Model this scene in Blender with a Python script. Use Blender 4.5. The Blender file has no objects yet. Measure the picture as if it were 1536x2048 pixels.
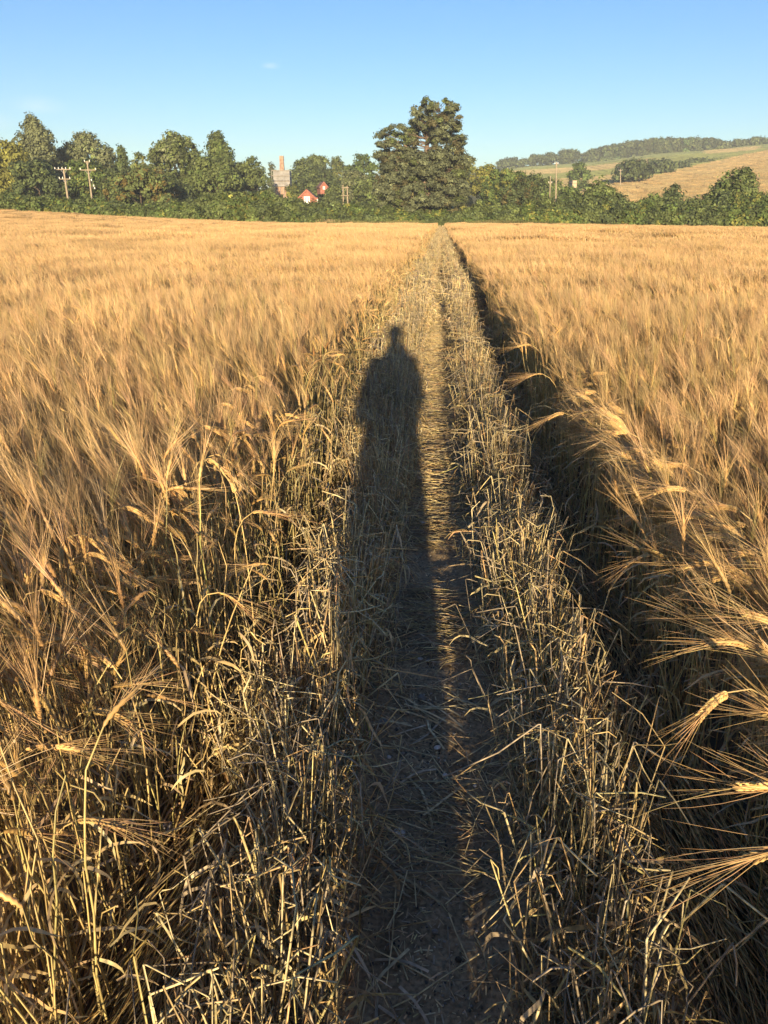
import bpy, math, random
import numpy as np
from mathutils import Vector, Matrix

# ------------------------------------------------------------------ camera, sky, sun, exposure
F_PX, PITCH, YAW, CAM_Z = 1479.0, math.radians(21.55), math.radians(4.14), 1.5
SUN_EL, SUN_AZ = math.radians(8.8), math.radians(3.3)      # azimuth: right of straight behind the camera path
S = bpy.context.scene
COL = S.collection
cam_d = bpy.data.cameras.new('camera'); cam = bpy.data.objects.new('camera', cam_d); COL.objects.link(cam)
cam.location = (0, 0, CAM_Z); cam.rotation_euler = (math.pi/2 - PITCH, 0, YAW)
cam_d.sensor_fit = 'VERTICAL'; cam_d.sensor_height = 24; cam_d.lens = 12.0*F_PX/1024
cam_d.clip_start = 0.02; cam_d.clip_end = 6000
S.camera = cam
S.view_settings.view_transform = 'Standard'; S.view_settings.look = 'None'
S.view_settings.gamma = 1; S.view_settings.exposure = 1.33; S.view_settings.use_curve_mapping = False
S.cycles.max_bounces = 6; S.cycles.diffuse_bounces = 4; S.cycles.glossy_bounces = 2; S.cycles.transmission_bounces = 3
S.cycles.caustics_reflective = False; S.cycles.caustics_refractive = False
S.cycles.transparent_max_bounces = 4
S.cycles.pixel_filter_type = 'BLACKMAN_HARRIS'

w = bpy.data.worlds.new('World'); S.world = w; w.use_nodes = True
nt = w.node_tree; nt.nodes.clear()
wo = nt.nodes.new('ShaderNodeOutputWorld'); bg = nt.nodes.new('ShaderNodeBackground')
sky = nt.nodes.new('ShaderNodeTexSky'); sky.sky_type = 'NISHITA'; sky.sun_disc = False
sky.sun_elevation = SUN_EL; sky.sun_rotation = math.pi - SUN_AZ
sky.altitude = 0; sky.air_density = 1.0; sky.dust_density = 0.4; sky.ozone_density = 3.0
bg.inputs['Strength'].default_value = 0.088
hs = nt.nodes.new('ShaderNodeHueSaturation'); hs.inputs['Saturation'].default_value = 1.2; hs.inputs['Hue'].default_value = 0.512
nt.links.new(sky.outputs[0], hs.inputs['Color'])
# two faint wisps of cloud low in the sky
tcw = nt.nodes.new('ShaderNodeTexCoord'); last = hs.outputs[0]
for wi, (wu, wv, wr, wcol) in enumerate(((112, 228, 60, .25), (556, 134, 22, .35), (10, 262, 60, .2))):
    dv = Vector(((wu-768), 1479.0, 0)); pr = math.atan2(1024-wv, 1479.0)-PITCH; azw = math.atan2(wu-768, 1590)-YAW
    cdir = Vector((math.sin(azw)*math.cos(pr), math.cos(azw)*math.cos(pr), math.sin(pr)))
    sb = nt.nodes.new('ShaderNodeVectorMath'); sb.operation = 'SUBTRACT'; sb.inputs[1].default_value = cdir; nt.links.new(tcw.outputs['Generated'], sb.inputs[0])
    ml = nt.nodes.new('ShaderNodeVectorMath'); ml.operation = 'MULTIPLY'; ml.inputs[1].default_value = (1, 1, 3.2); nt.links.new(sb.outputs[0], ml.inputs[0])
    ln = nt.nodes.new('ShaderNodeVectorMath'); ln.operation = 'LENGTH'; nt.links.new(ml.outputs[0], ln.inputs[0])
    mr = nt.nodes.new('ShaderNodeMapRange'); mr.interpolation_type = 'SMOOTHSTEP'; mr.inputs[1].default_value = wr/1600; mr.inputs[2].default_value = 0; mr.inputs[3].default_value = 0; mr.inputs[4].default_value = wcol; nt.links.new(ln.outputs['Value'], mr.inputs[0])
    nz = nt.nodes.new('ShaderNodeTexNoise'); nz.inputs['Scale'].default_value = 45; nz.inputs['Detail'].default_value = 5; nt.links.new(ml.outputs[0], nz.inputs['Vector'])
    mm = nt.nodes.new('ShaderNodeMath'); mm.operation = 'MULTIPLY'; nt.links.new(mr.outputs[0], mm.inputs[0]); nt.links.new(nz.outputs[0], mm.inputs[1])
    mx = nt.nodes.new('ShaderNodeMix'); mx.data_type = 'RGBA'; nt.links.new(mm.outputs[0], mx.inputs[0]); nt.links.new(last, mx.inputs[6]); mx.inputs[7].default_value = (6.5, 6.2, 6.8, 1); last = mx.outputs[2]
nt.links.new(last, bg.inputs[0]); nt.links.new(bg.outputs[0], wo.inputs[0])

sun_d = bpy.data.lights.new('sun', 'SUN'); sun_d.energy = 5.0; sun_d.angle = math.radians(0.7)
sun_d.color = (1.0, 0.785, 0.50)
sun = bpy.data.objects.new('sun', sun_d); COL.objects.link(sun)
LD = Vector((-math.sin(SUN_AZ)*math.cos(SUN_EL), math.cos(SUN_AZ)*math.cos(SUN_EL), -math.sin(SUN_EL)))
sun.rotation_euler = LD.to_track_quat('-Z', 'Y').to_euler(); sun.location = (3, -40, 8)

# ------------------------------------------------------------------ helpers
cp, sp, cy, sy = math.cos(PITCH), math.sin(PITCH), math.cos(YAW), math.sin(YAW)
Fv = np.array([-sy*cp, cy*cp, -sp]); Uv = np.array([-sy*sp, cy*sp, cp]); Rv = np.array([cy, sy, 0.])
def ray(u, v):
    return Fv*F_PX + Rv*(u-768) + Uv*(1024-v)
def at_h(u, v, z):                      # point seen at (u,v) of the photograph standing at height z
    d = ray(u, v); t = (z-CAM_Z)/d[2]; return np.array([d[0]*t, d[1]*t, z])
def at_d(u, v, dist):                   # ... standing at a horizontal distance
    d = ray(u, v); t = dist/math.hypot(d[0], d[1]); return np.array([d[0]*t, d[1]*t, CAM_Z+d[2]*t])
def smooth(a, b, x):
    t = np.clip((np.asarray(x, float)-a)/(b-a), 0, 1); return t*t*(3-2*t)
FIELD_END = 150.0
def ground(x, y):
    x = np.asarray(x, float); y = np.asarray(y, float)
    d = np.hypot(x, y)
    z = 3.2*np.power(np.clip((-x-20)/67, 0, 1.3), 1.6)*smooth(10, 145, y)
    z = z - 0.65*smooth(5, 62, x)*smooth(20, 150, y)
    px = 768 + 1590*np.tan(np.clip(np.arctan2(x, y)+YAW, -1.3, 1.3))
    wz = np.interp(px, [-3000, 450, 900, 1040, 1170, 1300, 1450, 1536, 2300, 4000], [.15, .1, .75, .84, .89, 1.0, 1.05, 1.09, 1.2, .9])
    wz = np.where(y < 0, 0.3, wz)
    hh = np.where(d < 900, 0.1*np.clip(d-240, 0, None), 66+ 0.03*(d-900))
    hh = np.where(d > 1300, 78 - 0.02*(d-1300), hh)
    hh = hh*(d*0+1) * smooth(235, 330, d)
    z = z*(1-smooth(200, 400, d)) + wz*hh
    return z

def tag(o, label=None, cat=None, group=None, kind=None):
    if label: o['label'] = label
    if cat: o['category'] = cat
    if group: o['group'] = group
    if kind: o['kind'] = kind
    return o
def empty(name, loc, rz=0):
    o = bpy.data.objects.new(name, None); COL.objects.link(o); o.location = loc; o.rotation_euler = (0, 0, rz)
    o.empty_display_size = 0.05
    return o
def mesh_from(name, V, Q, C=None, mats=None, smoothf=True, mi=None):
    me = bpy.data.meshes.new(name); V = np.asarray(V, np.float32); Q = np.asarray(Q, np.int32)
    me.vertices.add(len(V)); me.vertices.foreach_set('co', V.ravel())
    n = len(Q); k = Q.shape[1]
    me.loops.add(n*k); me.loops.foreach_set('vertex_index', Q.ravel())
    me.polygons.add(n); me.polygons.foreach_set('loop_start', np.arange(0, n*k, k, dtype=np.int32))
    me.polygons.foreach_set('use_smooth', np.full(n, smoothf, dtype=bool))
    if mi is not None: me.polygons.foreach_set('material_index', np.asarray(mi, np.int32))
    me.update(calc_edges=True)
    if C is not None:
        a = me.attributes.new('col', 'FLOAT_COLOR', 'POINT')
        C4 = np.ones((len(V), 4), np.float32); C4[:, :3] = C; a.data.foreach_set('color', C4.ravel())
    for m in (mats or []): me.materials.append(m)
    return me
def link(name, me, parent=None):
    o = bpy.data.objects.new(name, me); COL.objects.link(o)
    if parent is not None: o.parent = parent
    return o
class Geo:
    def __init__(s): s.V = []; s.Q = []; s.C = []; s.n = 0
    def add(s, V, Q, C):
        V = np.asarray(V, float).reshape(-1, 3); C = np.broadcast_to(np.asarray(C, float), (len(V), 3)) if np.ndim(C) == 1 else np.asarray(C)
        s.V.append(V); s.Q.append(np.asarray(Q)+s.n); s.C.append(C); s.n += len(V)
    def tubes(s, P, R, sides, C, rng, ref=None):
        P = np.asarray(P, float); N, K, _ = P.shape; R = np.broadcast_to(R, (N, K))
        T = np.gradient(P, axis=1); T /= np.linalg.norm(T, axis=2, keepdims=True)+1e-9
        if ref is None: ref = rng.normal(size=(N, 1, 3))
        A = np.cross(T, ref); A /= np.linalg.norm(A, axis=2, keepdims=True)+1e-9
        C = np.asarray(C, float)
        if C.ndim == 1: C = np.broadcast_to(C, (N, 3))
        if sides == 2:
            V = np.stack([P-R[..., None]*A, P+R[..., None]*A], 2)
        else:
            B = np.cross(T, A); an = np.arange(sides)*2*math.pi/sides
            V = P[:, :, None]+R[..., None, None]*(np.cos(an)[None, None, :, None]*A[:, :, None]+np.sin(an)[None, None, :, None]*B[:, :, None])
        ns = V.shape[2]
        idx = np.arange(N*K*ns).reshape(N, K, ns)
        if sides == 2: Q = np.stack([idx[:, :-1, 0], idx[:, :-1, 1], idx[:, 1:, 1], idx[:, 1:, 0]], -1).reshape(-1, 4)
        else:
            i2 = np.roll(idx, -1, 2)
            Q = np.stack([idx[:, :-1], i2[:, :-1], i2[:, 1:], idx[:, 1:]], -1).reshape(-1, 4)
        CC = np.repeat(C, K*ns, 0) if C.ndim == 2 else np.repeat(C.reshape(-1, 3), ns, 0)
        s.add(V, Q, CC)
    def box(s, c, h, C=(1, 1, 1), M=None):
        v = np.array([[x, y, z] for x in (-1, 1) for y in (-1, 1) for z in (-1, 1)], float)*np.array(h)
        if M is not None: v = v @ np.array(M).T
        s.add(v+np.array(c), [[0, 1, 3, 2], [4, 6, 7, 5], [0, 4, 5, 1], [2, 3, 7, 6], [0, 2, 6, 4], [1, 5, 7, 3]], np.array(C, float))
    def mesh(s, name, mat, smoothf=True):
        return mesh_from(name, np.concatenate(s.V), np.concatenate(s.Q), np.concatenate(s.C), [mat], smoothf)
    def obj(s, name, mat, parent=None, smoothf=True): return link(name, s.mesh(name, mat, smoothf), parent)

# ------------------------------------------------------------------ materials
def new_mat(name):
    m = bpy.data.materials.new(name); m.use_nodes = True; t = m.node_tree; t.nodes.clear(); return m, t
def N(t, typ, **kw):
    n = t.nodes.new(typ)
    for k, v in kw.items(): setattr(n, k, v)
    return n
def straw_mat(name, trans=0.25, rough=0.5, spec=0.4, vscale=18., dark=0.7, inst=0.22):
    m, t = new_mat(name); L = t.links.new
    out = N(t, 'ShaderNodeOutputMaterial'); at = N(t, 'ShaderNodeAttribute', attribute_name='col')
    geo = N(t, 'ShaderNodeNewGeometry'); no = N(t, 'ShaderNodeTexNoise'); no.inputs['Scale'].default_value = vscale; no.inputs['Detail'].default_value = 2
    L(geo.outputs['Position'], no.inputs['Vector'])
    mr = N(t, 'ShaderNodeMapRange'); mr.inputs[1].default_value = .3; mr.inputs[2].default_value = .7; mr.inputs[3].default_value = dark; mr.inputs[4].default_value = 1.15
    L(no.outputs[0], mr.inputs[0])
    n2 = N(t, 'ShaderNodeTexNoise'); n2.inputs['Scale'].default_value = 0.45; n2.inputs['Detail'].default_value = 3
    L(geo.outputs['Position'], n2.inputs['Vector'])
    mr2 = N(t, 'ShaderNodeMapRange'); mr2.inputs[1].default_value = .3; mr2.inputs[2].default_value = .7; mr2.inputs[3].default_value = .86; mr2.inputs[4].default_value = 1.1
    L(n2.outputs[0], mr2.inputs[0])
    oi = N(t, 'ShaderNodeObjectInfo')
    mr3 = N(t, 'ShaderNodeMapRange'); mr3.inputs[3].default_value = 1-inst; mr3.inputs[4].default_value = 1+inst*.5; L(oi.outputs['Random'], mr3.inputs[0])
    a = N(t, 'ShaderNodeMath', operation='MULTIPLY'); L(mr.outputs[0], a.inputs[0]); L(mr2.outputs[0], a.inputs[1])
    b = N(t, 'ShaderNodeMath', operation='MULTIPLY'); L(a.outputs[0], b.inputs[0]); L(mr3.outputs[0], b.inputs[1])
    sc = N(t, 'ShaderNodeVectorMath', operation='SCALE'); L(at.outputs['Color'], sc.inputs[0]); L(b.outputs[0], sc.inputs['Scale'])
    p = N(t, 'ShaderNodeBsdfPrincipled'); L(sc.outputs[0], p.inputs['Base Color'])
    p.inputs['Roughness'].default_value = rough; p.inputs['Specular IOR Level'].default_value = spec
    if trans > 0:
        tr = N(t, 'ShaderNodeBsdfTranslucent'); L(sc.outputs[0], tr.inputs[0]); mx = N(t, 'ShaderNodeMixShader'); mx.inputs[0].default_value = trans
        L(p.outputs[0], mx.inputs[1]); L(tr.outputs[0], mx.inputs[2]); L(mx.outputs[0], out.inputs[0])
    else: L(p.outputs[0], out.inputs[0])
    return m
M_STALK = straw_mat('dry_stalk', 0.0, 0.42, 0.5)
M_EAR = straw_mat('barley_ear', 0.05, 0.5, 0.4, 60)
M_AWN = straw_mat('barley_awn', 0.30, 0.4, 0.5)
M_LEAF = straw_mat('dry_leaf', 0.25, 0.6, 0.3, 40)
M_CROP = straw_mat('barley_crop', 0.18, 0.45, 0.45)
M_OLD = straw_mat('weathered_straw', 0.06, 0.42, 0.5, 55, 0.5)
M_FOL = straw_mat('tree_leaves', 0.28, 0.7, 0.2, 0.35, 0.72, 0.0)
M_GRASS = straw_mat('verge_grass', 0.3, 0.6, 0.25, 0.3, 0.7)
def simple(name, color, rough=.8, noise=0, scale=5, c2=None, bump=0, metallic=0, detail=5):
    m, t = new_mat(name); L = t.links.new
    out = N(t, 'ShaderNodeOutputMaterial'); p = N(t, 'ShaderNodeBsdfPrincipled'); L(p.outputs[0], out.inputs[0])
    p.inputs['Roughness'].default_value = rough; p.inputs['Metallic'].default_value = metallic
    tc = N(t, 'ShaderNodeTexCoord'); no = N(t, 'ShaderNodeTexNoise'); no.inputs['Scale'].default_value = scale; no.inputs['Detail'].default_value = detail
    L(tc.outputs['Object'], no.inputs['Vector'])
    cr = N(t, 'ShaderNodeValToRGB'); cr.color_ramp.elements[0].position = .35; cr.color_ramp.elements[1].position = .65
    c2 = c2 or tuple(min(1, c*(1+noise)) for c in color); c1 = tuple(c*(1-noise) for c in color)
    cr.color_ramp.elements[0].color = (*c1, 1); cr.color_ramp.elements[1].color = (*c2, 1)
    L(no.outputs[0], cr.inputs[0]); L(cr.outputs[0], p.inputs['Base Color'])
    if bump:
        b = N(t, 'ShaderNodeBump'); b.inputs['Strength'].default_value = bump; b.inputs['Distance'].default_value = .02
        L(no.outputs[0], b.inputs['Height']); L(b.outputs[0], p.inputs['Normal'])
    return m
M_BARK = simple('bark', (.10, .075, .05), .9, .4, 3)
M_PINEBARK = simple('pine_bark', (.17, .12, .085), .9, .35, 2)
M_POLE = simple('pole_wood', (.31, .25, .17), .8, .2, 2)
M_CERAMIC = simple('insulator', (.7, .68, .6), .3)
M_BRICK = simple('brick', (.31, .12, .08), .85, .25, 3)
M_OLDBRICK = simple('old_brick', (.31, .20, .135), .85, .3, 1.5)
M_RENDER = simple('wall_render', (.42, .33, .22), .8, .1, 3)
M_ROOF = simple('roof_tile', (.16, .08, .055), .8, .3, 3)
M_WHITE = simple('white_paint', (.78, .76, .70), .5, .04, 8)
M_GLASSY = simple('window_glass', (.03, .04, .05), .1)
M_SHEET = simple('scaffold_sheeting', (.23, .22, .205), .7, .25, .7)
M_STEEL = simple('scaffold_tube', (.35, .35, .35), .5, .1, 4)
M_CHALK = simple('chalk', (.62, .58, .52), .9, .12, 60, bump=.3)
M_FLINT = simple('flint', (.24, .21, .17), .7, .35, 80, bump=.3)
M_CLOTH = simple('jacket_cloth', (.05, .07, .12), .9, .2, 20)
M_JEANS = simple('trouser_cloth', (.06, .07, .10), .9, .2, 20)
M_SKIN = simple('skin', (.52, .32, .23), .5, .05, 8)
M_HAIR = simple('hair', (.07, .04, .02), .6, .3, 30)
M_PHONE = simple('phone_case', (.02, .02, .025), .35)
M_SHOE = simple('shoe', (.06, .045, .035), .7, .2, 30)
def soil_mat():
    m, t = new_mat('path_soil'); L = t.links.new
    out = N(t, 'ShaderNodeOutputMaterial'); p = N(t, 'ShaderNodeBsdfPrincipled'); L(p.outputs[0], out.inputs[0]); p.inputs['Roughness'].default_value = .9
    p.inputs['Specular IOR Level'].default_value = .25
    g = N(t, 'ShaderNodeNewGeometry')
    a = N(t, 'ShaderNodeTexNoise'); a.inputs['Scale'].default_value = 7; a.inputs['Detail'].default_value = 8; a.inputs['Roughness'].default_value = .65
    b = N(t, 'ShaderNodeTexNoise'); b.inputs['Scale'].default_value = 90; b.inputs['Detail'].default_value = 4
    L(g.outputs['Position'], a.inputs[0]); L(g.outputs['Position'], b.inputs[0])
    cr = N(t, 'ShaderNodeValToRGB'); e = cr.color_ramp.elements; e[0].position = .32; e[0].color = (.17, .125, .07, 1); e[1].position = .7; e[1].color = (.38, .28, .16, 1)
    L(a.outputs[0], cr.inputs[0])
    mr = N(t, 'ShaderNodeMapRange'); mr.inputs[1].default_value = .35; mr.inputs[2].default_value = .68; mr.inputs[3].default_value = .7; mr.inputs[4].default_value = 1.5; L(b.outputs[0], mr.inputs[0])
    sc = N(t, 'ShaderNodeVectorMath', operation='SCALE'); L(cr.outputs[0], sc.inputs[0]); L(mr.outputs[0], sc.inputs['Scale'])
    L(sc.outputs[0], p.inputs['Base Color'])
    bu = N(t, 'ShaderNodeBump'); bu.inputs['Strength'].default_value = .6; bu.inputs['Distance'].default_value = .006; L(b.outputs[0], bu.inputs['Height']); L(bu.outputs[0], p.inputs['Normal'])
    return m
M_SOIL = soil_mat()
M_LAND = straw_mat('land', 0.0, 0.95, 0.1, 0.25, .82, 0.0)

# ------------------------------------------------------------------ terrain
def lum(c, rng, n, s=.12, hs=.05):
    return np.clip(np.array(c)*(1+rng.normal(0, s, (n, 1)))*(1+rng.normal(0, hs, (n, 3))), .005, .95)
rng = np.random.default_rng(7)
def fbm0(x, y): return np.sin(x*1.3+np.sin(y))*np.sin(y*1.7+np.sin(x*.7))
def build_ground():
    az = np.concatenate([np.arange(-34, 30, .25), np.arange(30, 326, 6.)])
    d = np.concatenate([[0.02, .5, 1, 1.5, 2, 3, 4, 6, 8], np.geomspace(10, 235, 60), np.geomspace(241, 1000, 90), np.geomspace(1030, 4200, 25)])
    A, D = np.meshgrid(np.radians(az), d, indexing='ij'); X = D*np.sin(A); Y = D*np.cos(A)
    Z = ground(X, Y); Z = np.where(D < 400, Z-0.03, Z)
    na, nd = A.shape; V = np.stack([X, Y, Z], -1).reshape(-1, 3)
    i = np.arange(na*nd).reshape(na, nd); j = np.roll(i, -1, 0)
    Q = np.stack([i[:, :-1], i[:, 1:], j[:, 1:], j[:, :-1]], -1).reshape(-1, 4)
    C = np.empty((na, nd, 3)); C[:] = (.13, .105, .07)                       # field soil
    beyond = (Y > FIELD_END+0.5) & (D < 238); C[beyond] = (.10, .11, .04)
    px = 768+1590*np.tan(np.clip(A+YAW, -1.2, 1.2)); hill = (D >= 238)
    C[hill] = (.17, .16, .065)
    bnd = np.interp(px, [1100, 1240, 1340, 1430, 1536, 1700], [330, 446, 520, 640, 775, 800])
    gold = hill & (D < bnd) & (px > 1080); C[gold] = (.40, .265, .12)
    up1 = hill & (D >= bnd) & (D > 780); C[up1] = (.13, .17, .06)
    up2 = hill & (D >= bnd) & (D > 640) & (D < 760) & (px < 1290); C[up2] = (.32, .235, .12)
    up3 = hill & (D > 760) & (px > 1395) & (px < 1540) & (D < 870); C[up3] = (.33, .23, .13)
    C *= 1+.05*(fbm0(X*.02, Y*.02))[..., None]
    me = mesh_from('ground', V, Q, C.reshape(-1, 3), [M_LAND]); return tag(link('ground', me), 'farmland under the crop rising to pale fields on the hill', kind='structure')
build_ground()

# value noise for relief
_tab = rng.random((256, 256))
def vnoise(x, y):
    xi = np.floor(x).astype(int); yi = np.floor(y).astype(int); fx = x-xi; fy = y-yi; fx = fx*fx*(3-2*fx); fy = fy*fy*(3-2*fy)
    g = lambda a, b: _tab[a % 256, b % 256]
    return (g(xi, yi)*(1-fx)+g(xi+1, yi)*fx)*(1-fy)+(g(xi, yi+1)*(1-fx)+g(xi+1, yi+1)*fx)*fy
def fbm(x, y, o=4): return sum(vnoise(x*2**k+k*17.3, y*2**k+k*9.1)/2**(k+1) for k in range(o))
def path_x(y): return 0.012+0.02*np.sin(y*.55)*np.clip(y/6, 0, 1)
def path_z(x, y):
    c = path_x(y); r = np.abs(x-c)
    return 0.012 + 0.030*smooth(.1, .26, r) + (fbm(x*22, y*22)-.5)*.026 + (fbm(x*5+9, y*5)-.5)*.03 + ground(x, y)*0
def build_path():
    xs = np.concatenate([[-.62, -.5, -.4, -.32], np.linspace(-.26, .28, 44), [.34, .42, .52, .66]])
    ys = np.concatenate([np.arange(.3, 6, .016), np.geomspace(6, 152, 200)])
    X, Y = np.meshgrid(xs, ys, indexing='ij'); Z = path_z(X, Y)+ground(X, Y)
    Z[0] -= .06; Z[-1] -= .06
    n, k = X.shape; i = np.arange(n*k).reshape(n, k)
    Q = np.stack([i[:-1, :-1], i[1:, :-1], i[1:, 1:], i[:-1, 1:]], -1).reshape(-1, 4)
    me = mesh_from('path', np.stack([X, Y, Z], -1).reshape(-1, 3), Q, None, [M_SOIL])
    return tag(link('path', me), 'trodden bare soil footpath running straight through the barley', kind='structure')
build_path()

# ------------------------------------------------------------------ barley plants (vectorised)
C_STALK, C_EAR, C_AWN, C_LEAF, C_OLD = (.73, .53, .22), (.62, .40, .15), (.68, .455, .21), (.58, .42, .20), (.70, .51, .23)
def unit(v): return v/(np.linalg.norm(v, axis=-1, keepdims=True)+1e-9)
def bez(P0, P1, P2, P3, t):
    t = t[None, :, None]; P0, P1, P2, P3 = (p[:, None] for p in (P0, P1, P2, P3))
    return (1-t)**3*P0+3*(1-t)**2*t*P1+3*(1-t)*t*t*P2+t**3*P3
def plant_curves(base, neck, ed, el, rng, ks=6, ke=6):
    n = len(base); H = (neck-base)[:, 2:3]
    up = np.array([[0, 0, 1.]])
    t0 = unit(up*0.45+ed*0.75)
    st = bez(base, base+up*H*.45, neck-t0*H*.22, neck, np.linspace(0, 1, ks)**.85)
    e1 = neck+unit(t0+ed)*el[:, None]*.5; tip = e1+unit(ed+np.array([[0, 0, -.12]]))*el[:, None]*.5
    ear = bez(neck, neck+t0*el[:, None]*.25, e1, tip, np.linspace(0, 1, ke))
    return st, ear
def awn_curves(ear, na, al, rng, k=3, spread=.26):
    n, ke, _ = ear.shape
    tt = rng.uniform(.05, 1, (n, na)); f = tt*(ke-1); i0 = np.minimum(f.astype(int), ke-2); fr = (f-i0)[..., None]
    ar = np.arange(n)[:, None]; p = ear[ar, i0]*(1-fr)+ear[ar, i0+1]*fr
    T = unit(ear[ar, i0+1]-ear[ar, i0]); Te = unit(ear[:, -1]-ear[:, 0])[:, None]
    side = unit(np.cross(Te[:, 0], rng.normal(size=(n, 3))))[:, None]
    sgn = np.where(rng.random((n, na, 1)) < .5, -1, 1)
    d = unit(T*.5+Te*.5+side*sgn*np.abs(rng.normal(spread*.75, spread*.45, (n, na, 1)))+rng.normal(0, .07, (n, na, 3)))
    L = (al[:, None]*rng.uniform(.75, 1.1, (n, na)))[..., None]
    ts = np.linspace(0, 1, k)
    droop = rng.normal(0, .085, (n, na, 3))+np.array([0, 0, -.03])
    P = p[:, :, None]+d[:, :, None]*L[..., None]*ts[None, None, :, None]+droop[:, :, None]*L[..., None]*(ts**2)[None, None, :, None]
    return P.reshape(n*na, k, 3)
def leaf_curves(p, rng, L=(.08, .2), k=6, up=.5, azm=None):
    n = len(p); a = rng.uniform(0, 2*math.pi, n) if azm is None else azm
    d = np.stack([np.cos(a), np.sin(a), np.full(n, up)+rng.normal(0, .3, n)], -1); d = unit(d)
    l = rng.uniform(*L, n)/(k-1); P = [p]
    for i in range(k-1):
        d = unit(d+np.array([0, 0, -.38])+rng.normal(0, .22, (n, 3))); P.append(P[-1]+d*l[:, None])
    return np.stack(P, 1)
def earr(ke):                                       # grainy outline of the ear
    t = np.linspace(0, 1, ke); r = .0052*np.sin(np.pi*np.clip(t*.9+.08, 0, 1))**.6
    if ke > 8: r = r*(1+.28*np.where(np.arange(ke) % 2, 1, -1))
    r[-1] = .0008; return r
def crop_patch(name, sx, n, lod, seed, lean=(-.045, .03)):
    rng = np.random.default_rng(seed); g = Geo()
    base = np.stack([rng.uniform(-sx/2, sx/2, n), rng.uniform(-sx/2, sx/2, n), np.zeros(n)], -1)
    neck = base+np.stack([rng.normal(lean[0], .045, n), rng.normal(lean[1], .045, n), rng.normal(.70, .05, n)], -1)
    a = rng.normal(math.radians(165), .75, n); th = np.clip(rng.normal(math.radians(27), math.radians(17), n), .03, 1.9)
    ed = np.stack([np.cos(a)*np.sin(th), np.sin(a)*np.sin(th), np.cos(th)], -1)
    el = rng.uniform(.07, .1, n)
    tone = rng.normal(0, .10, (n, 1)); green = (rng.random((n, 1)) < .07)*rng.uniform(.2, .7, (n, 1))
    def tc(c, s=.06, rep=1):
        x = np.array(c)*(1+tone)*(1+rng.normal(0, s, (n, 3))*.6); x = x*(1-green)+np.array([.26, .27, .07])*green
        return np.repeat(np.clip(x, .02, .9), rep, 0)
    if lod == 0:
        st, ear = plant_curves(base, neck, ed, el, rng, 6, 12)
        g.tubes(st, np.linspace(.0021, .0012, 6), 3, tc(C_STALK), rng)
        g.tubes(ear, earr(12), 5, tc(C_EAR), rng)
        g.tubes(awn_curves(ear, 24, rng.uniform(.12, .17, n), rng, spread=.17), np.array([.00055, .0004, .0001]), 2, tc(C_AWN, rep=24), rng)
        m = n; h = rng.uniform(.15, .8, m)[:, None]; lp = base*(1-h)+neck*h
        g.tubes(leaf_curves(lp, rng), np.array([.002, .0035, .0035, .003, .002, .0004]), 2, lum(C_LEAF, rng, m), rng)
    elif lod == 1:
        st, ear = plant_curves(base, neck, ed, el*1.1, rng, 4, 4)
        g.tubes(st[:, 1:], np.array([.0028, .0024, .002]), 3, tc(C_STALK), rng)
        g.tubes(ear, np.array([.004, .007, .006, .001]), 3, tc(C_EAR), rng)
        g.tubes(awn_curves(ear, 12, rng.uniform(.12, .16, n), rng, 2), np.array([.0013, .0004]), 2, tc(C_AWN, rep=12), rng)
        m = n//2; lp = (base*.4+neck*.6)[:m]
        g.tubes(leaf_curves(lp, rng, (.1, .2), 3), np.array([.004, .004, .001]), 2, lum(C_LEAF, rng, m), rng)
    else:
        st, ear = plant_curves(base, neck, ed, el*1.3, rng, 3, 3)
        g.tubes(st[:, 1:], np.array([.007, .006]), 2, tc(C_STALK), rng)
        g.tubes(ear, np.array([.008, .014, .002]), 2, tc(C_EAR), rng)
        g.tubes(awn_curves(ear, 6, rng.uniform(.13, .19, n), rng, 2), np.array([.0045, .001]), 2, tc(C_AWN, rep=6), rng)
    return bpy.data.objects.new(name, g.mesh(name, M_CROP))
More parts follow.
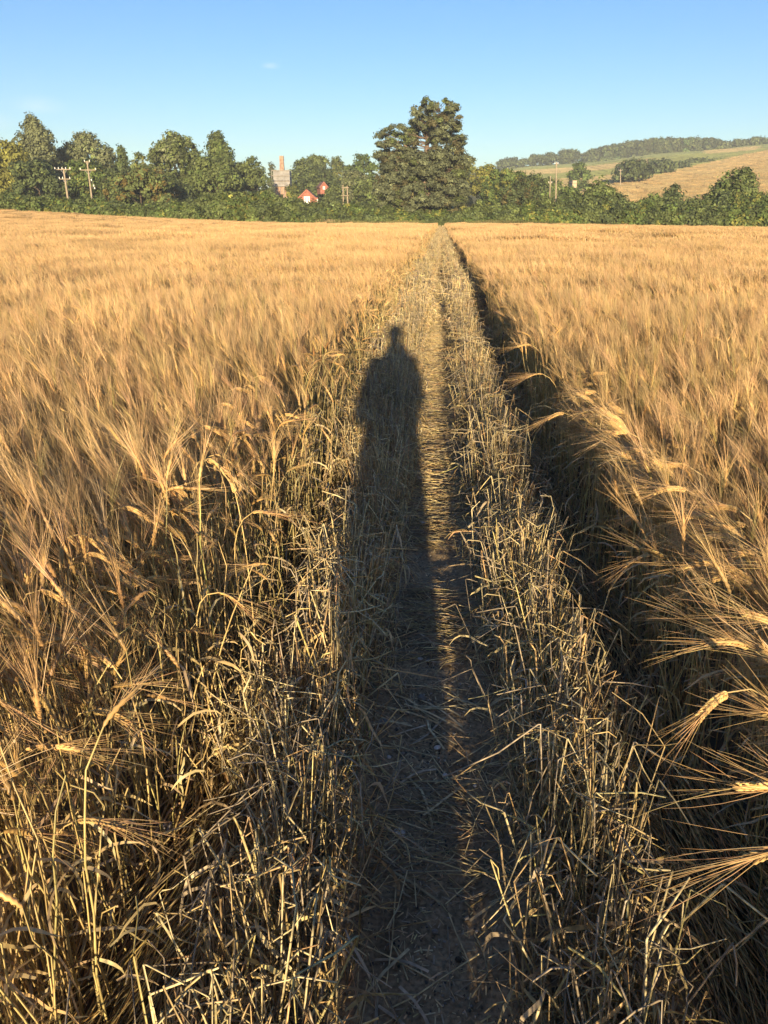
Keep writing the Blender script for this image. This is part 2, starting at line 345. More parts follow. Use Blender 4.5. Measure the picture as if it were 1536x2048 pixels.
def scatter(name, col_objs, pts, rot, scl, idx, label, cat=None):
    c = bpy.data.collections.new(name+'_kinds')
    for o in col_objs: c.objects.link(o)
    n = len(pts); me = bpy.data.meshes.new(name); me.vertices.add(n); me.vertices.foreach_set('co', np.asarray(pts, np.float32).ravel())
    for an, ty, dat, key in (('rot', 'FLOAT_VECTOR', rot, 'vector'), ('scl', 'FLOAT_VECTOR', scl, 'vector'), ('idx', 'INT', idx, 'value')):
        a = me.attributes.new(an, ty, 'POINT'); a.data.foreach_set(key, np.asarray(dat, np.int32 if ty == 'INT' else np.float32).ravel())
    ng = bpy.data.node_groups.new(name, 'GeometryNodeTree')
    ng.interface.new_socket('Geometry', in_out='INPUT', socket_type='NodeSocketGeometry'); ng.interface.new_socket('Geometry', in_out='OUTPUT', socket_type='NodeSocketGeometry')
    i = ng.nodes.new('NodeGroupInput'); o = ng.nodes.new('NodeGroupOutput'); ip = ng.nodes.new('GeometryNodeInstanceOnPoints')
    ci = ng.nodes.new('GeometryNodeCollectionInfo'); ci.inputs['Collection'].default_value = c; ci.inputs['Separate Children'].default_value = True; ci.inputs['Reset Children'].default_value = True
    def na(nm, ty):
        x = ng.nodes.new('GeometryNodeInputNamedAttribute'); x.data_type = ty; x.inputs['Name'].default_value = nm; return x.outputs['Attribute']
    Lk = ng.links.new
    Lk(i.outputs[0], ip.inputs['Points']); Lk(ci.outputs[0], ip.inputs['Instance']); ip.inputs['Pick Instance'].default_value = True
    Lk(na('idx', 'INT'), ip.inputs['Instance Index']); Lk(na('rot', 'FLOAT_VECTOR'), ip.inputs['Rotation']); Lk(na('scl', 'FLOAT_VECTOR'), ip.inputs['Scale'])
    Lk(ip.outputs[0], o.inputs[0])
    ob = link(name, me); md = ob.modifiers.new('scatter', 'NODES'); md.node_group = ng
    return tag(ob, label, cat, kind='stuff')

LE, RE = -.70, .79          # inner edges of the standing crop
def grid_cells(s, y0, y1, side, xmax):
    out = []
    ny = int(round((y1-y0)/s))
    for j in range(ny):
        y = y0+(j+.5)*s; lim = xmax(y)
        k = 0
        while (k+.5)*s < lim:
            out.append((side, (k+.5)*s, y)); k += 1
    return out
def place(cells, rng, s, nv, lod):
    a = np.array(cells); n = len(a)
    wob = (fbm(a[:, 2]*.8+a[:, 0]*31, a[:, 2]*0+5.)-.5)*.10
    gap = (0, .06, .16)[lod]; x = np.where(a[:, 0] < 0, LE-gap-a[:, 1]+wob, RE+gap+a[:, 1]+wob)+rng.uniform(-.1, .1, n)*s*.3; y = a[:, 2]+rng.uniform(-.15, .15, n)*s
    p = np.stack([x, y, ground(x, y)-.01], -1)
    rot = np.stack([rng.normal(0, .05, n), rng.normal(0, .05, n), rng.normal(0, (.35, .10, .03)[lod], n)], -1)
    h = .93+.20*(fbm(x*.55+3, y*.35)-.45)+rng.normal(0, .035, n)
    yy = y-.10*np.clip(x, 0, 60); trk = sum(np.exp(-((yy-c_)/(.5+c_*.012))**2) for c_ in (27.5, 44., 46., 70., 73., 104.))*(x > 4)
    h = h*(1-.22*np.clip(trk, 0, 1))
    scl = np.stack([np.full(n, 1.08), np.full(n, 1.08), h], -1)
    return p, rot, scl, rng.integers(0, nv, n)
def build_crop():
    rng = np.random.default_rng(21)
    near = [crop_patch('barley_patch_%02d' % i, .32, 40, 0, 100+i) for i in range(10)]
    wid = lambda y: (2.2 if y < .2 else max(1.6, .8*y+1.6)) if y > -6 else 1.5
    cells = [c for sd, ya in ((-1, .3), (1, -5.7)) for c in grid_cells(.3, ya, 8.1, sd, lambda y: 2.4 if y < 1 else .62*y+2.2)]
    p, r, s, i = place(cells, rng, .3, 10, 0)
    scatter('barley_crop', near, p, r, s, i, 'ripe golden barley standing close along both sides of the footpath')
    mid = [crop_patch('barley_mid_%02d' % i, 1.05, 330, 1, 200+i) for i in range(7)]
    cells = [c for sd in (-1, 1) for c in grid_cells(1., 8.1, 30.1, sd, lambda y: .72*y+3)]
    p, r, s, i = place(cells, rng, 1., 7, 1)
    scatter('barley_crop', mid, p, r, s, i, 'ripe golden barley in the middle of the field past the near stalks')
    far = [crop_patch('barley_far_%02d' % i, 3.1, 1500, 2, 300+i) for i in range(5)]
    cells = [c for sd in (-1, 1) for c in grid_cells(3., 30.1, FIELD_END, sd, lambda y: .68*y+6)]
    p, r, s, i = place(cells, rng, 3., 5, 2)
    scatter('barley_crop', far, p, r, s, i, 'ripe golden barley of the far field reaching the green hedge')
build_crop()

def hill_patch(name, col, seed, h=.55):
    rng = np.random.default_rng(seed); g = Geo(); n = 1500
    b = np.stack([rng.uniform(-5, 5, n), rng.uniform(-5, 5, n), np.zeros(n)], -1); t = b+np.stack([rng.normal(0, .15, n), rng.normal(0, .15, n), rng.uniform(.6, 1.2, n)*h], -1)
    g.tubes(np.stack([b, t], 1), np.array([.12, .03]), 2, lum(col, rng, n, .14), rng, rng.normal(size=(n, 1, 3))*np.array([.4, 1, .1])); return bpy.data.objects.new(name, g.mesh(name, M_GRASS))
def build_hill_grass():
    rng = np.random.default_rng(66); ks = [hill_patch('hillgrass_%d' % i, c, 600+i) for i, c in enumerate([(.50, .36, .16), (.47, .36, .17), (.25, .28, .10), (.44, .36, .18), (.22, .26, .11)])]
    P = []; R = []; Sc = []; I = []
    for d in np.concatenate([np.arange(330, 900, 8.)]):
        for az in np.arange(math.radians(5), math.radians(33), 7./d):
            dj = d+rng.uniform(-5, 5); x = dj*math.sin(az); y = dj*math.cos(az); px = 768+1590*math.tan(az+YAW)
            bnd = np.interp(px, [1100, 1240, 1340, 1430, 1536, 1700], [330, 446, 520, 640, 775, 800])
            if px > 1200 and d < bnd: k = int(rng.integers(0, 2))
            elif px < 1240 and d < 640: k = 2 if d > 540 else 3
            elif 640 < d < 760 and px < 1300: k = 3
            elif d > 770 and 1395 < px < 1500 and d < 870: k = 3
            elif px > 1500 and d < 800: k = 2
            else: k = 4 if d > 800 else 2
            P.append((x, y, float(ground(x, y))-.05)); e_ = 2.; sl = (float(ground(x*(1+e_/d), y*(1+e_/d)))-float(ground(x, y)))/e_; R.append((math.atan(sl), 0, -az)); Sc.append((rng.choice([-1, 1]), 1, rng.uniform(.85, 1.1))); I.append(k)
    scatter('hill_grass', ks, P, R, Sc, I, 'golden and pale green grass fields on the hillside')
build_hill_grass()

# ------------------------------------------------------------------ broken stubble ridges, flattened wheel tracks, straw on the path
def kinked(base, rng, h=(.08, .42), thick=(.0013, .0026)):
    """stems standing on base, folded over once or twice"""
    n = len(base); tilt = rng.normal(0, .17, (n, 2)); hh = rng.uniform(*h, n)
    p1 = base+np.stack([tilt[:, 0]*hh, tilt[:, 1]*hh, hh], -1)
    m = base*.5+p1*.5+rng.normal(0, .011, (n, 3))*np.array([1, 1, .4])
    a = rng.uniform(0, 2*math.pi, n); el = rng.uniform(-1.25, .35, n); L = rng.uniform(.02, .15, n)*np.where(rng.random(n) < .12, 1.6, 1)
    d = np.stack([np.cos(a)*np.cos(el), np.sin(a)*np.cos(el), np.sin(el)], -1)
    knee = p1+d*.006+np.array([0, 0, .002])
    p2 = knee+d*L[:, None]; p2[:, 2] = np.maximum(p2[:, 2], base[:, 2]+.01)
    P = np.stack([base, m, p1, knee, knee*.5+p2*.5+rng.normal(0, .009, (n, 3)), p2], 1)
    r = rng.uniform(*thick, n)[:, None]*np.array([1, 1, .95, .8, .9, .7])
    return P, r
def old_cols(n, rng):
    c = lum(C_OLD, rng, n, .2, .06); k = rng.random((n, 1)); g = np.array([.50, .40, .26]); y = np.array([.82, .68, .36])
    return np.where(k < .25, g*(1+rng.normal(0, .1, (n, 1))), np.where(k > .75, y, c))
def ridge_patch(name, w, L, n, lod, seed):
    rng = np.random.default_rng(seed); g = Geo()
    x = np.clip(rng.normal(0, w*.26, n), -w*.5, w*.5); b = np.stack([x, rng.uniform(-L/2, L/2, n), np.zeros(n)], -1)
    env = np.exp(-(x/(w*.55))**2)*(.75+.5*fbm(x*9+seed, b[:, 1]*5+seed))*1.1
    P, r = kinked(b, rng); P[:, 1:, 2] *= (.45+.65*env)[:, None]
    if lod: r = r*1.8
    g.tubes(P, r, 3, old_cols(n, rng), rng)
    # flattened blades and sheaths
    m = int(n*1.0); lb = b[rng.integers(0, n, m)].copy(); lb[:, 2] = rng.uniform(.02, .26, m); lb[:, :2] += rng.normal(0, .02, (m, 2))
    k = 6 if not lod else 3
    wv = np.array([.002, .0036, .004, .0034, .0022, .0005]) if k == 6 else np.array([.004, .005, .001])
    g.tubes(leaf_curves(lb, rng, (.06, .2), k, .2), wv*rng.uniform(.6, 1.2, (m, 1)), 2, old_cols(m, rng), rng)
    m = int(n*.7); c = np.stack([np.clip(rng.normal(0, w*.4, m), -w*.75, w*.75), rng.uniform(-L/2, L/2, m), rng.uniform(.01, .12, m)], -1)
    a = rng.uniform(0, math.pi, m); d = np.stack([np.cos(a), np.sin(a), rng.normal(0, .25, m)], -1)*rng.uniform(.025, .085, m)[:, None]
    P = np.stack([c-d, c+rng.normal(0, .008, (m, 3)), c+d], 1); P[..., 2] = np.maximum(P[..., 2], .006)
    g.tubes(P, np.full((m, 3), .0016 if not lod else .003), 3, old_cols(m, rng), rng)
    return bpy.data.objects.new(name, g.mesh(name, M_OLD))
def track_patch(name, w, L, n, lod, seed):
    rng = np.random.default_rng(seed); g = Geo()
    c = np.stack([rng.uniform(-w/2, w/2, n), rng.uniform(-L/2, L/2, n), rng.uniform(.006, .075, n)], -1)
    a = rng.normal(math.pi/2, .22, n); l = rng.uniform(.08, .22, n)
    d = np.stack([np.cos(a), np.sin(a), rng.normal(.02, .06, n)], -1)*l[:, None]
    bend = rng.normal(0, .012, (n, 3))
    P = np.stack([c-d, c-d*.3+bend, c+d*.4+bend*.6, c+d], 1); P[..., 2] = np.clip(P[..., 2], .005, .14)
    g.tubes(P, np.full((n, 4), .0017 if not lod else .0032)*rng.uniform(.7, 1.2, (n, 1)), 3, old_cols(n, rng)*np.array([1., .9, .72]), rng)
    m = n//3; lb = np.stack([rng.uniform(-w/2, w/2, m), rng.uniform(-L/2, L/2, m), rng.uniform(.02, .08, m)], -1)
    g.tubes(leaf_curves(lb, rng, (.08, .2), 4, .0, rng.normal(math.pi/2, .4, m)).clip(-9, 9), np.array([.002, .0035, .003, .0006]), 2, old_cols(m, rng)*.9, rng)
    return bpy.data.objects.new(name, g.mesh(name, M_OLD))
def litter_patch(name, w, L, n, lod, seed):
    rng = np.random.default_rng(seed); g = Geo()
    c = np.stack([np.clip(rng.normal(0, w*.33, n), -w*.6, w*.6), rng.uniform(-L/2, L/2, n), rng.uniform(.004, .04, n)], -1)
    a = rng.normal(0, .55, n); l = rng.uniform(.02, .085, n)
    d = np.stack([np.cos(a), np.sin(a), rng.normal(0, .07, n)], -1)*l[:, None]
    P = np.stack([c-d, c+rng.normal(0, .004, (n, 3)), c+d], 1); P[..., 2] = np.clip(P[..., 2], .004, .05)
    g.tubes(P, np.full((n, 3), .0014 if not lod else .0028)*rng.uniform(.6, 1.4, (n, 1)), 3, old_cols(n, rng), rng)
    return bpy.data.objects.new(name, g.mesh(name, M_OLD))
def edge_patch(name, w, L, n, seed, lod=0):
    rng = np.random.default_rng(seed); g = Geo()
    base = np.stack([rng.uniform(-w/2, w/2, n), rng.uniform(-L/2, L/2, n), np.zeros(n)], -1); ears = rng.random(n) < .4
    hh = np.where(ears, rng.uniform(.5, .72, n), rng.uniform(.25, .68, n)); neck = base+np.stack([rng.normal(0, .05, n), rng.normal(.01, .05, n), hh], -1)
    a = rng.uniform(0, 6.28, n); th = np.clip(rng.normal(1.2, .6, n), .1, 2.4); ed = np.stack([np.cos(a)*np.sin(th), np.sin(a)*np.sin(th), np.cos(th)], -1)
    k = 1 if lod == 0 else 1.8
    st, ear = plant_curves(base, neck, ed, rng.uniform(.07, .09, n), rng, 7, 12 if lod == 0 else 4)
    st[:, 1:-1] += rng.normal(0, .006, (n, 5, 3)); g.tubes(st, np.linspace(.0026, .0016, 7)*k, 3, lum((.70, .55, .23), rng, n), rng)
    if lod == 0: g.tubes(ear[ears], earr(12), 5, lum(C_EAR, rng, int(ears.sum())), rng)
    else: g.tubes(ear[ears], np.array([.004, .009, .007, .001]), 3, lum(C_EAR, rng, int(ears.sum())), rng)
    q = ear[ears]; g.tubes(awn_curves(q, 18, rng.uniform(.1, .14, len(q)), rng), np.array([.00055, .0004, .0001])*k, 2, lum(C_AWN, rng, len(q)*18), rng)
    for f in (.35, .7):
        lp = base*(1-f)+neck*f; g.tubes(leaf_curves(lp, rng, (.06, .18)), np.array([.002, .0032, .0034, .003, .002, .0004])*k, 2, lum((.62, .48, .26), rng, n), rng)
    return bpy.data.objects.new(name, g.mesh(name, M_CROP))
def strip(kinds, kname, label, xs, y0, y1, step, rng, zoff=0., hs=1., keep=None, jx=.02, xf=None):
    ys = np.arange(y0, y1, step); P = []; R = []; Sx = []; I = []
    for x0 in xs:
        for y in ys:
            if keep and rng.random() > keep(y): continue
            x = x0*(1 if xf is None else xf(y))+float(path_x(y))+rng.normal(0, jx)
            P.append((x, y+rng.uniform(-.05, .05), float(ground(x, y))+zoff)); R.append((0, 0, rng.choice([0, math.pi])+rng.normal(0, .12)))
            h = hs*rng.uniform(.75, 1.15)*(0.8+.5*float(fbm(np.array(y*.9+x0*7), np.array(x0*3.)))); Sx.append((1, 1, h)); I.append(rng.integers(0, len(kinds)))
    return scatter(kname, kinds, P, R, Sx, I, label)
def build_corridor():
    rng = np.random.default_rng(5)
    r0 = [ridge_patch('ridge_%d' % i, .29, .42, 180, 0, 400+i) for i in range(8)]
    r1 = [ridge_patch('ridge_far_%d' % i, .3, 1.6, 260, 1, 420+i) for i in range(4)]
    t0 = [track_patch('track_%d' % i, .32, .5, 190, 0, 440+i) for i in range(5)]
    t1 = [track_patch('track_far_%d' % i, .32, 1.8, 330, 1, 450+i) for i in range(3)]
    l0 = [litter_patch('litter_%d' % i, .34, .4, 150, 0, 460+i) for i in range(6)]
    l1 = [litter_patch('litter_far_%d' % i, .34, 1.6, 340, 1, 470+i) for i in range(3)]
    e0 = [edge_patch('edge_%d' % i, .15, .42, 17, 480+i) for i in range(8)]; e1 = [edge_patch('edge_far_%d' % i, .18, 1.6, 45, 490+i, 1) for i in range(4)]
    strip(e0, 'barley_stems', 'thin bright row of stems at the open edge of the left crop', [-.665, -.755], .35, 12, .38, rng, 0., 1., jx=.025)
    strip(e1, 'barley_stems', 'thin bright row of stems further along the left crop edge', [-.68], 12, 70, 1.5, rng, 0., 1., jx=.03)
    strip(e0, 'barley_stems', 'thin row of stems at the open edge of the right crop', [.77], -.4, 12, .45, rng, 0., 1., jx=.025)
    strip(r0, 'broken_straw', 'broken and folded straw in the ridges beside the near path', [-.325, .335], -.25, 12, .36, rng, .02)
    strip(r1, 'broken_straw', 'broken straw ridges beside the path as it runs to the hedge', [-.325, .335], 12, 150, 1.5, rng, .02, 1.1)
    strip(r1, 'broken_straw', 'battered straw filling the strip left of the distant path', [-.5], 6, 45, 1.5, rng, .02, 1.15)
    strip(r0, 'broken_straw', 'battered straw against the left wall of barley', [-.52], .5, 6, .42, rng, .02, .9, keep=lambda y: .25+.12*y)
    strip(t0, 'flattened_straw', 'combed flat straw in the wheel tracks beside the near ridges', [-.54, .63], -.6, 12, .36, rng, .01)
    strip(t1, 'flattened_straw', 'combed flat straw in the wheel tracks further on', [-.54, .63], 12, 150, 1.6, rng, .01)
    strip(l0, 'straw_litter', 'short straw litter lying across the trodden path', [0.], 2.1, 12, .2, rng, .012, 1, keep=lambda y: min(1, .2+(y-2)*.3))
    strip(l0, 'straw_litter', 'sparse straw litter on the bare soil at the front of the path', [0.], .5, 2.2, .34, rng, .012, 1, keep=lambda y: .1)
    strip(l1, 'straw_litter', 'straw litter covering the path in the distance', [0.], 12, 150, 1.2, rng, .015)
build_corridor()

# ------------------------------------------------------------------ single stalks, straws and stones near the camera
def copy_tree(o, parent=None):
    c = o.copy(); COL.objects.link(c); c.parent = parent
    for ch in o.children: copy_tree(ch, c)
    return c
def plant_parts(root, base, neck, ed, el, al, rng, nawn, single_awns, ck=None, tone=1.):
    b = np.array([base]); nk = np.array([neck]); e = unit(np.array([ed], float)); L = np.array([el])
    st, ear = plant_curves(b, nk, e, L, rng, 10, 14)
    g = Geo(); g.tubes(st, np.linspace(.0024, .0013, 10), 5, np.array(ck or C_STALK)*tone, rng); g.obj('stalk', M_STALK, root)
    # ear: rachis with two rows of overlapping grains
    g = Geo(); ec = np.array(C_EAR)*1.08*tone
    g.tubes(ear, earr(14)*.75, 6, ec*.9, rng)
    Te = unit(ear[0, -1]-ear[0, 0]); sd = unit(np.cross(Te, rng.normal(size=3)))
    gp = []
    for q in range(24):
        f = (q/24)*12.4; i = int(f); p = ear[0, i]*(1-(f-i))+ear[0, min(i+1, 13)]*(f-i); s_ = 1 if q % 2 else -1
        d = unit(Te*.88+sd*s_*.42); p0 = p+sd*s_*.0018; gp.append(np.stack([p0, p0+d*.003+sd*s_*.0012, p0+d*.0075+sd*s_*.001, p0+d*.0115]))
    g.tubes(np.array(gp), np.array([.0008, .0023, .0021, .0003]), 5, lum(ec, rng, 24, .1), rng)
    eo = g.obj('ear', M_EAR, root)
    A = awn_curves(ear, nawn, np.array([al]), rng, 5, .3)
    rr = np.array([.0006, .0005, .0004, .0003, .0001])
    if single_awns:
        for q in range(nawn):
            g = Geo(); g.tubes(A[q:q+1], rr, 3, lum(C_AWN, rng, 1)*tone, rng); g.obj('awn', M_AWN, eo)
    else:
        g = Geo(); g.tubes(A, rr, 2, lum(C_AWN, rng, nawn)*tone, rng); tag(g.obj('awns', M_AWN, eo), kind='stuff')
    h = rng.uniform(.25, .7); i = int(h*9)
    g = Geo(); g.tubes(leaf_curves(st[:, i], rng, (.1, .2), 8), np.array([.002, .004, .0045, .0045, .004, .003, .002, .0004]), 2, lum(C_LEAF, rng, 1), rng)
    g.obj('leaf', M_LEAF, root)
def hero(u, v, z, ed, base_off, label, el=.085, al=.14, nawn=26, seed=0, ck=None, tone=1.):
    rng = np.random.default_rng(900+seed); p = at_h(u, v, z); b = np.array([p[0]+base_off[0], p[1]+base_off[1], 0.]); el *= rng.uniform(.85, 1.15); al *= rng.uniform(.85, 1.2); nawn = int(rng.integers(20, 30))
    root = empty('barley_plant', tuple(b)); tag(root, label, 'barley plant', 'single barley plants at the edges of the crop')
    plant_parts(root, (0, 0, 0), tuple(p-b), ed, el, al, rng, nawn, True, ck, tone)
HEROES = [
 (1455, 1385, .74, (-.45, -.05, -.75), (.22, .02), 'drooping barley ear with wide awns hanging lowest over the right wheel track'),
 (1497, 1292, .76, (-.95, -.02, -.05), (.22, .05), 'barley ear held level above the lowest drooping right-hand ear'),
 (1560, 1255, .80, (-.95, .15, .22), (.15, .05), 'long-awned barley ear pushing in from the right edge, pointing left and up'),
 (1128, 826, .72, (-.85, -.1, -.45), (.16, .03), 'bright pale barley ear bent over the dark track like a fan'),
 (1085, 748, .74, (-.9, -.1, -.3), (.14, .03), 'small pale barley ear nodding just beyond the bright fan-shaped one'),
 (1062, 690, .74, (-.9, 0, -.25), (.14, .03), 'farthest single ear bowing left over the right wheel track'),
 (1345, 985, .74, (-.97, 0, .12), (.2, .0), 'barley ear stretching level to the left above the shaded stalks'),
 (1300, 1110, .62, (-.8, -.3, -.4), (.2, .0), 'half-hidden barley ear in the shaded right wall'),
 (1440, 1130, .74, (-.95, -.1, -.12), (.2, .02), 'barley ear with long straight awns halfway up the right side'),
 (1600, 1590, .82, (-.98, -.05, .05), (.1, .0), 'barley awns entering level from the right edge below the drooping ear'),
 (1625, 1690, .86, (-.93, -.2, -.25), (.1, .0), 'lowest fan of awns entering from the right edge'),
 (1610, 1460, .80, (-.8, -.1, .35), (.1, .0), 'barley ear at the right edge with awns crossing the drooping ear'),
 (52, 1500, .62, (.95, .1, -.12), (-.03, .03), 'reddish barley ear bent flat to the right at the lower left'),
 (190, 1420, .60, (.72, .1, -.6), (-.02, .0), 'barley ear curling over and down between upright left stalks'),
 (155, 1640, .52, (.9, .05, -.3), (.0, .0), 'pale barley ear bent right with long awns, lowest on the left'),
 (505, 1025, .66, (.95, -.1, -.1), (-.04, .0), 'barley ear reaching right from the left wall toward the path'),
 (438, 1185, .62, (.75, -.1, -.55), (-.04, .0), 'barley ear hooked right and down in the middle of the left wall'),
 (228, 1335, .62, (-.85, .2, .45), (.03, -.02), 'barley ear slanting up and left above the hooked ear'),
 (300, 1065, .66, (-.75, .3, .6), (.03, .0), 'barley ear with a pale brush of awns swept up and left'),
 (360, 1075, .68, (-.8, .2, .5), (.03, .0), 'second swept ear right beside the pale brush of awns'),
 (170, 1130, .72, (.05, .0, 1.), (.0, .0), 'upright barley ear standing straight on the left'),
 (565, 830, .70, (.9, -.1, -.2), (-.03, .0), 'far left-wall ear nodding right toward the shadow'),
 (110, 1440, .64, (-.55, .3, .75), (.03, .0), 'barley ear leaning left behind the reddish bent ear'),
 (470, 985, .70, (-.3, .1, .95), (.03, .0), 'stout upright ear at the corner of the left wall'),
]
for k, h in enumerate(HEROES):
    hero(h[0], h[1], h[2], h[3], h[4], h[5], seed=k, tone=1.0)

def build_edge_plants():
    rng = np.random.default_rng(77); protos = []
    for sd in (-1, 1):
        for v in range(6):
            root = empty('barley_plant', (0, -8-v, 0))
            nk = (-.05+rng.normal(0, .03) if sd > 0 else -.05+rng.normal(0, .04), rng.normal(.02, .04), rng.uniform(.6, .74))
            if sd > 0: ed = (-.8, rng.normal(0, .25), rng.uniform(-.5, .5)); nk = (nk[0]-.06, nk[1], nk[2])
            else:
                ed = (-.6+rng.normal(0, .25), rng.normal(.1, .25), rng.uniform(.3, .9)) if v < 4 else (.8, rng.normal(-.1, .2), rng.uniform(-.6, .1))
            plant_parts(root, (0, 0, 0), nk, ed, rng.uniform(.075, .095), rng.uniform(.12, .15), rng, 24, False, None, rng.uniform(.92, 1.06))
            root['pose'] = ('nodding low' if ed[2] < -.1 else 'reaching level' if ed[2] < .2 else 'pointing up and left') if sd > 0 else ('swept up to the left' if ed[0] < -.35 else 'standing fairly straight' if ed[0] < .3 else 'hooked over to the right'); protos.append((sd, root))
    used = set(); n = 0
    for sd in (-1, 1):
        ps = [r for s_, r in protos if s_ == sd]
        for q in range(138):
            y = .62+3.2*(q/138)**1.15+rng.normal(0, .03)
            x = (RE+.03+abs(rng.normal(0, .09))) if sd > 0 else (LE-.01-abs(rng.normal(0, .1)))
            pr = ps[rng.integers(0, 6)]; o = pr if pr.name not in used else copy_tree(pr); used.add(pr.name)
            o.location = (x, y, 0); o.rotation_euler = (0, 0, rng.normal(0, .3)); s_ = rng.uniform(.9, 1.08); o.scale = (s_, s_, s_)
            zone = ['at the front corner', 'by the lowest awns', 'beside the lower drooping ears', 'in the middle stretch', 'short of the head shadow', 'at the far end'][min(5, int((y-.6)/.55))] if sd > 0 else ['at the front corner', 'by the reddish bent ear', 'beside the hooked ear', 'in the middle stretch', 'past the upright ears', 'at the far end'][min(5, int((y-.6)/.55))]
            pose = pr['pose']; del_ = o.get('pose')
            tag(o, 'barley plant %s, %s wall %s' % (pose, 'shaded right' if sd > 0 else 'sunlit left', zone), 'barley plant', 'barley plants %s in the %s wall %s' % (pose, 'right' if sd > 0 else 'left', zone))
build_edge_plants()

def build_broken():
    rng = np.random.default_rng(31); ms = []
    for v in range(24):
        g = Geo(); b = np.zeros((1, 3)); P, r = kinked(b, rng, (.16, .40), (.0019, .0030))
        if v % 4 == 0: P = np.concatenate([P[:, :3], P[:, 2:3]+rng.normal(0, .02, (1, 1, 3))+np.array([0, 0, .05])], 1); r = r[:, :4]
        g.tubes(P, r, 5, old_cols(1, rng)*1.12, rng)
        root_me = g.mesh('broken_stalk', M_OLD)
        lf = None
        if v % 2:
            g = Geo(); k = P[:, 2]; g.tubes(leaf_curves(k, rng, (.1, .2), 8, .1), np.array([.002, .0034, .004, .004, .0034, .0025, .0015, .0004]), 2, old_cols(1, rng)*1.1, rng); lf = g.mesh('leaf', M_LEAF)
        ms.append((root_me, lf))
    for sd in (-1, 1):
        for q in range(145):
            y = .72+2.2*(q/145)**1.1+rng.normal(0, .02); x = sd*(.34 if sd > 0 else .33)+rng.normal(0, .075)
            a, lf = ms[rng.integers(0, 24)]
            o = link('broken_stalk', a); o.location = (x, y, .015); o.rotation_euler = (rng.normal(0, .1), rng.normal(0, .1), rng.uniform(0, 6.28)); s_ = rng.uniform(.75, 1.1); o.scale = (s_, s_, s_)
            if lf: c = link('leaf', lf, o)
            zone = ['nearest clump', 'second clump', 'third clump', 'fourth clump', 'fifth clump'][min(4, int((y-.7)/.45))]; how = 'with a curled blade' if lf else 'bare of leaves'
            side = 'right' if sd > 0 else 'left'
            tag(o, 'snapped stalk %s folded over in the %s ridge, %s' % (how, side, zone), 'broken stalk', 'snapped stalks %s, %s ridge, %s' % (how, side, zone))
    # loose straws lying on the soil
    lm = []
    for v in range(14):
        g = Geo(); L = rng.uniform(.05, .13); bend = rng.normal(0, .012, (3,)); bend[2] = abs(bend[2])*.5
        P = np.array([[(-L, 0, .004), (-L*.3, bend[1], .006+bend[2]), (L*.3, bend[1]*.7, .008+bend[2]), (L, 0, .004)]])
        flat = v % 3 == 0
        g.tubes(P, np.full((1, 4), .0032 if flat else .0017), 2 if flat else 5, old_cols(1, rng)*1.05, rng, np.array([[[0, 0, 1.]]]) if flat else None)
        lm.append(g.mesh('loose_straw', M_OLD))
    for q in range(130):
        y = .62+2.0*rng.random()**.9; x = float(path_x(y))+rng.normal(0, .11)
        if 1.1 < y < 1.5 and rng.random() < .5: continue
        vi = int(rng.integers(0, 14)); o = link('loose_straw', lm[vi]); wide = 'flat wide' if vi % 3 == 0 else 'thin round'; z = float(path_z(np.array(x), np.array(y)))
        o.location = (x, y, z+rng.uniform(.0, .008)); o.rotation_euler = (rng.normal(0, .06), rng.normal(0, .1), rng.choice([rng.normal(0, .6), rng.normal(-.8, .3), rng.uniform(0, 3.1)]))
        zone = ['at the very front', 'just before the largest chalk stone', 'between the two white stones', 'past the bright white stone', 'where the litter begins'][min(4, int((y-.6)/.42))]
        tag(o, '%s loose straw on the path %s' % (wide, zone), 'straw', '%s straws on the path %s' % (wide, zone))
build_broken()

def stone_mesh(r, rng, mat, nu=10, nv=7):
    V = []
    for j in range(nv+1):
        th = math.pi*j/nv
        for i in range(nu): a = 2*math.pi*i/nu; V.append((math.sin(th)*math.cos(a), math.sin(th)*math.sin(a), math.cos(th)))
    V = np.array(V); k = rng.normal(size=(5, 3)); f = 1+.13*np.sin(V@k.T*2.2).sum(1)/1.6+rng.normal(0, .02, len(V)); f[:nu] = f[0]; f[-nu:] = f[-1]
    V = V*f[:, None]*np.array([1, rng.uniform(.7, .95), rng.uniform(.5, .7)])*r
    i = np.arange((nv+1)*nu).reshape(nv+1, nu); j = np.roll(i, -1, 1); Q = np.stack([i[:-1], i[1:], j[1:], j[:-1]], -1).reshape(-1, 4)
    return mesh_from('stone', V, Q, None, [mat])
STONES = [(798, 1665, .017, 0, 'largest white chalk stone, lying on the path left of the straw'), (875, 1494, .011, 0, 'small bright white stone in the middle of the path'),
 (1015, 1600, .009, 1, 'small dark flint at the right margin of the path'), (335, 1672, .022, 0, 'pale chalk stone lying deep in the left wheel track'),
 (845, 1395, .016, 1, 'buff flint just above the bright white stone'), (812, 1425, .010, 1, 'small tan flint left of the buff one'),
 (768, 1450, .018, 1, 'broad tan stone half buried at the left margin of the path'), (840, 1315, .011, 0, 'greyish chalk chip on the shaded path'),
 (855, 1318, .008, 0, 'tiny chalk chip touching the greyish one'), (890, 1550, .010, 0, 'thin upright chalk flake below the bright white stone'),
 (778, 1515, .007, 0, 'little white chip at the left margin of the path'), (805, 1505, .009, 1, 'grey pebble beside the little white chip'),
 (845, 1046, .022, 0, 'white chalk lump in the shadow further up the path'), (835, 1375, .008, 1, 'brown pebble above the buff flint'),
 (870, 1860, .008, 1, 'pale flint chip on the bare soil near the front'), (950, 1570, .007, 0, 'white fleck of chalk at the right of the path'),
 (760, 1560, .006, 1, 'dark pebble under the overhanging left ridge'), (790, 1250, .010, 1, 'grey flint where the straw begins to thicken')]
rs = np.random.default_rng(3)
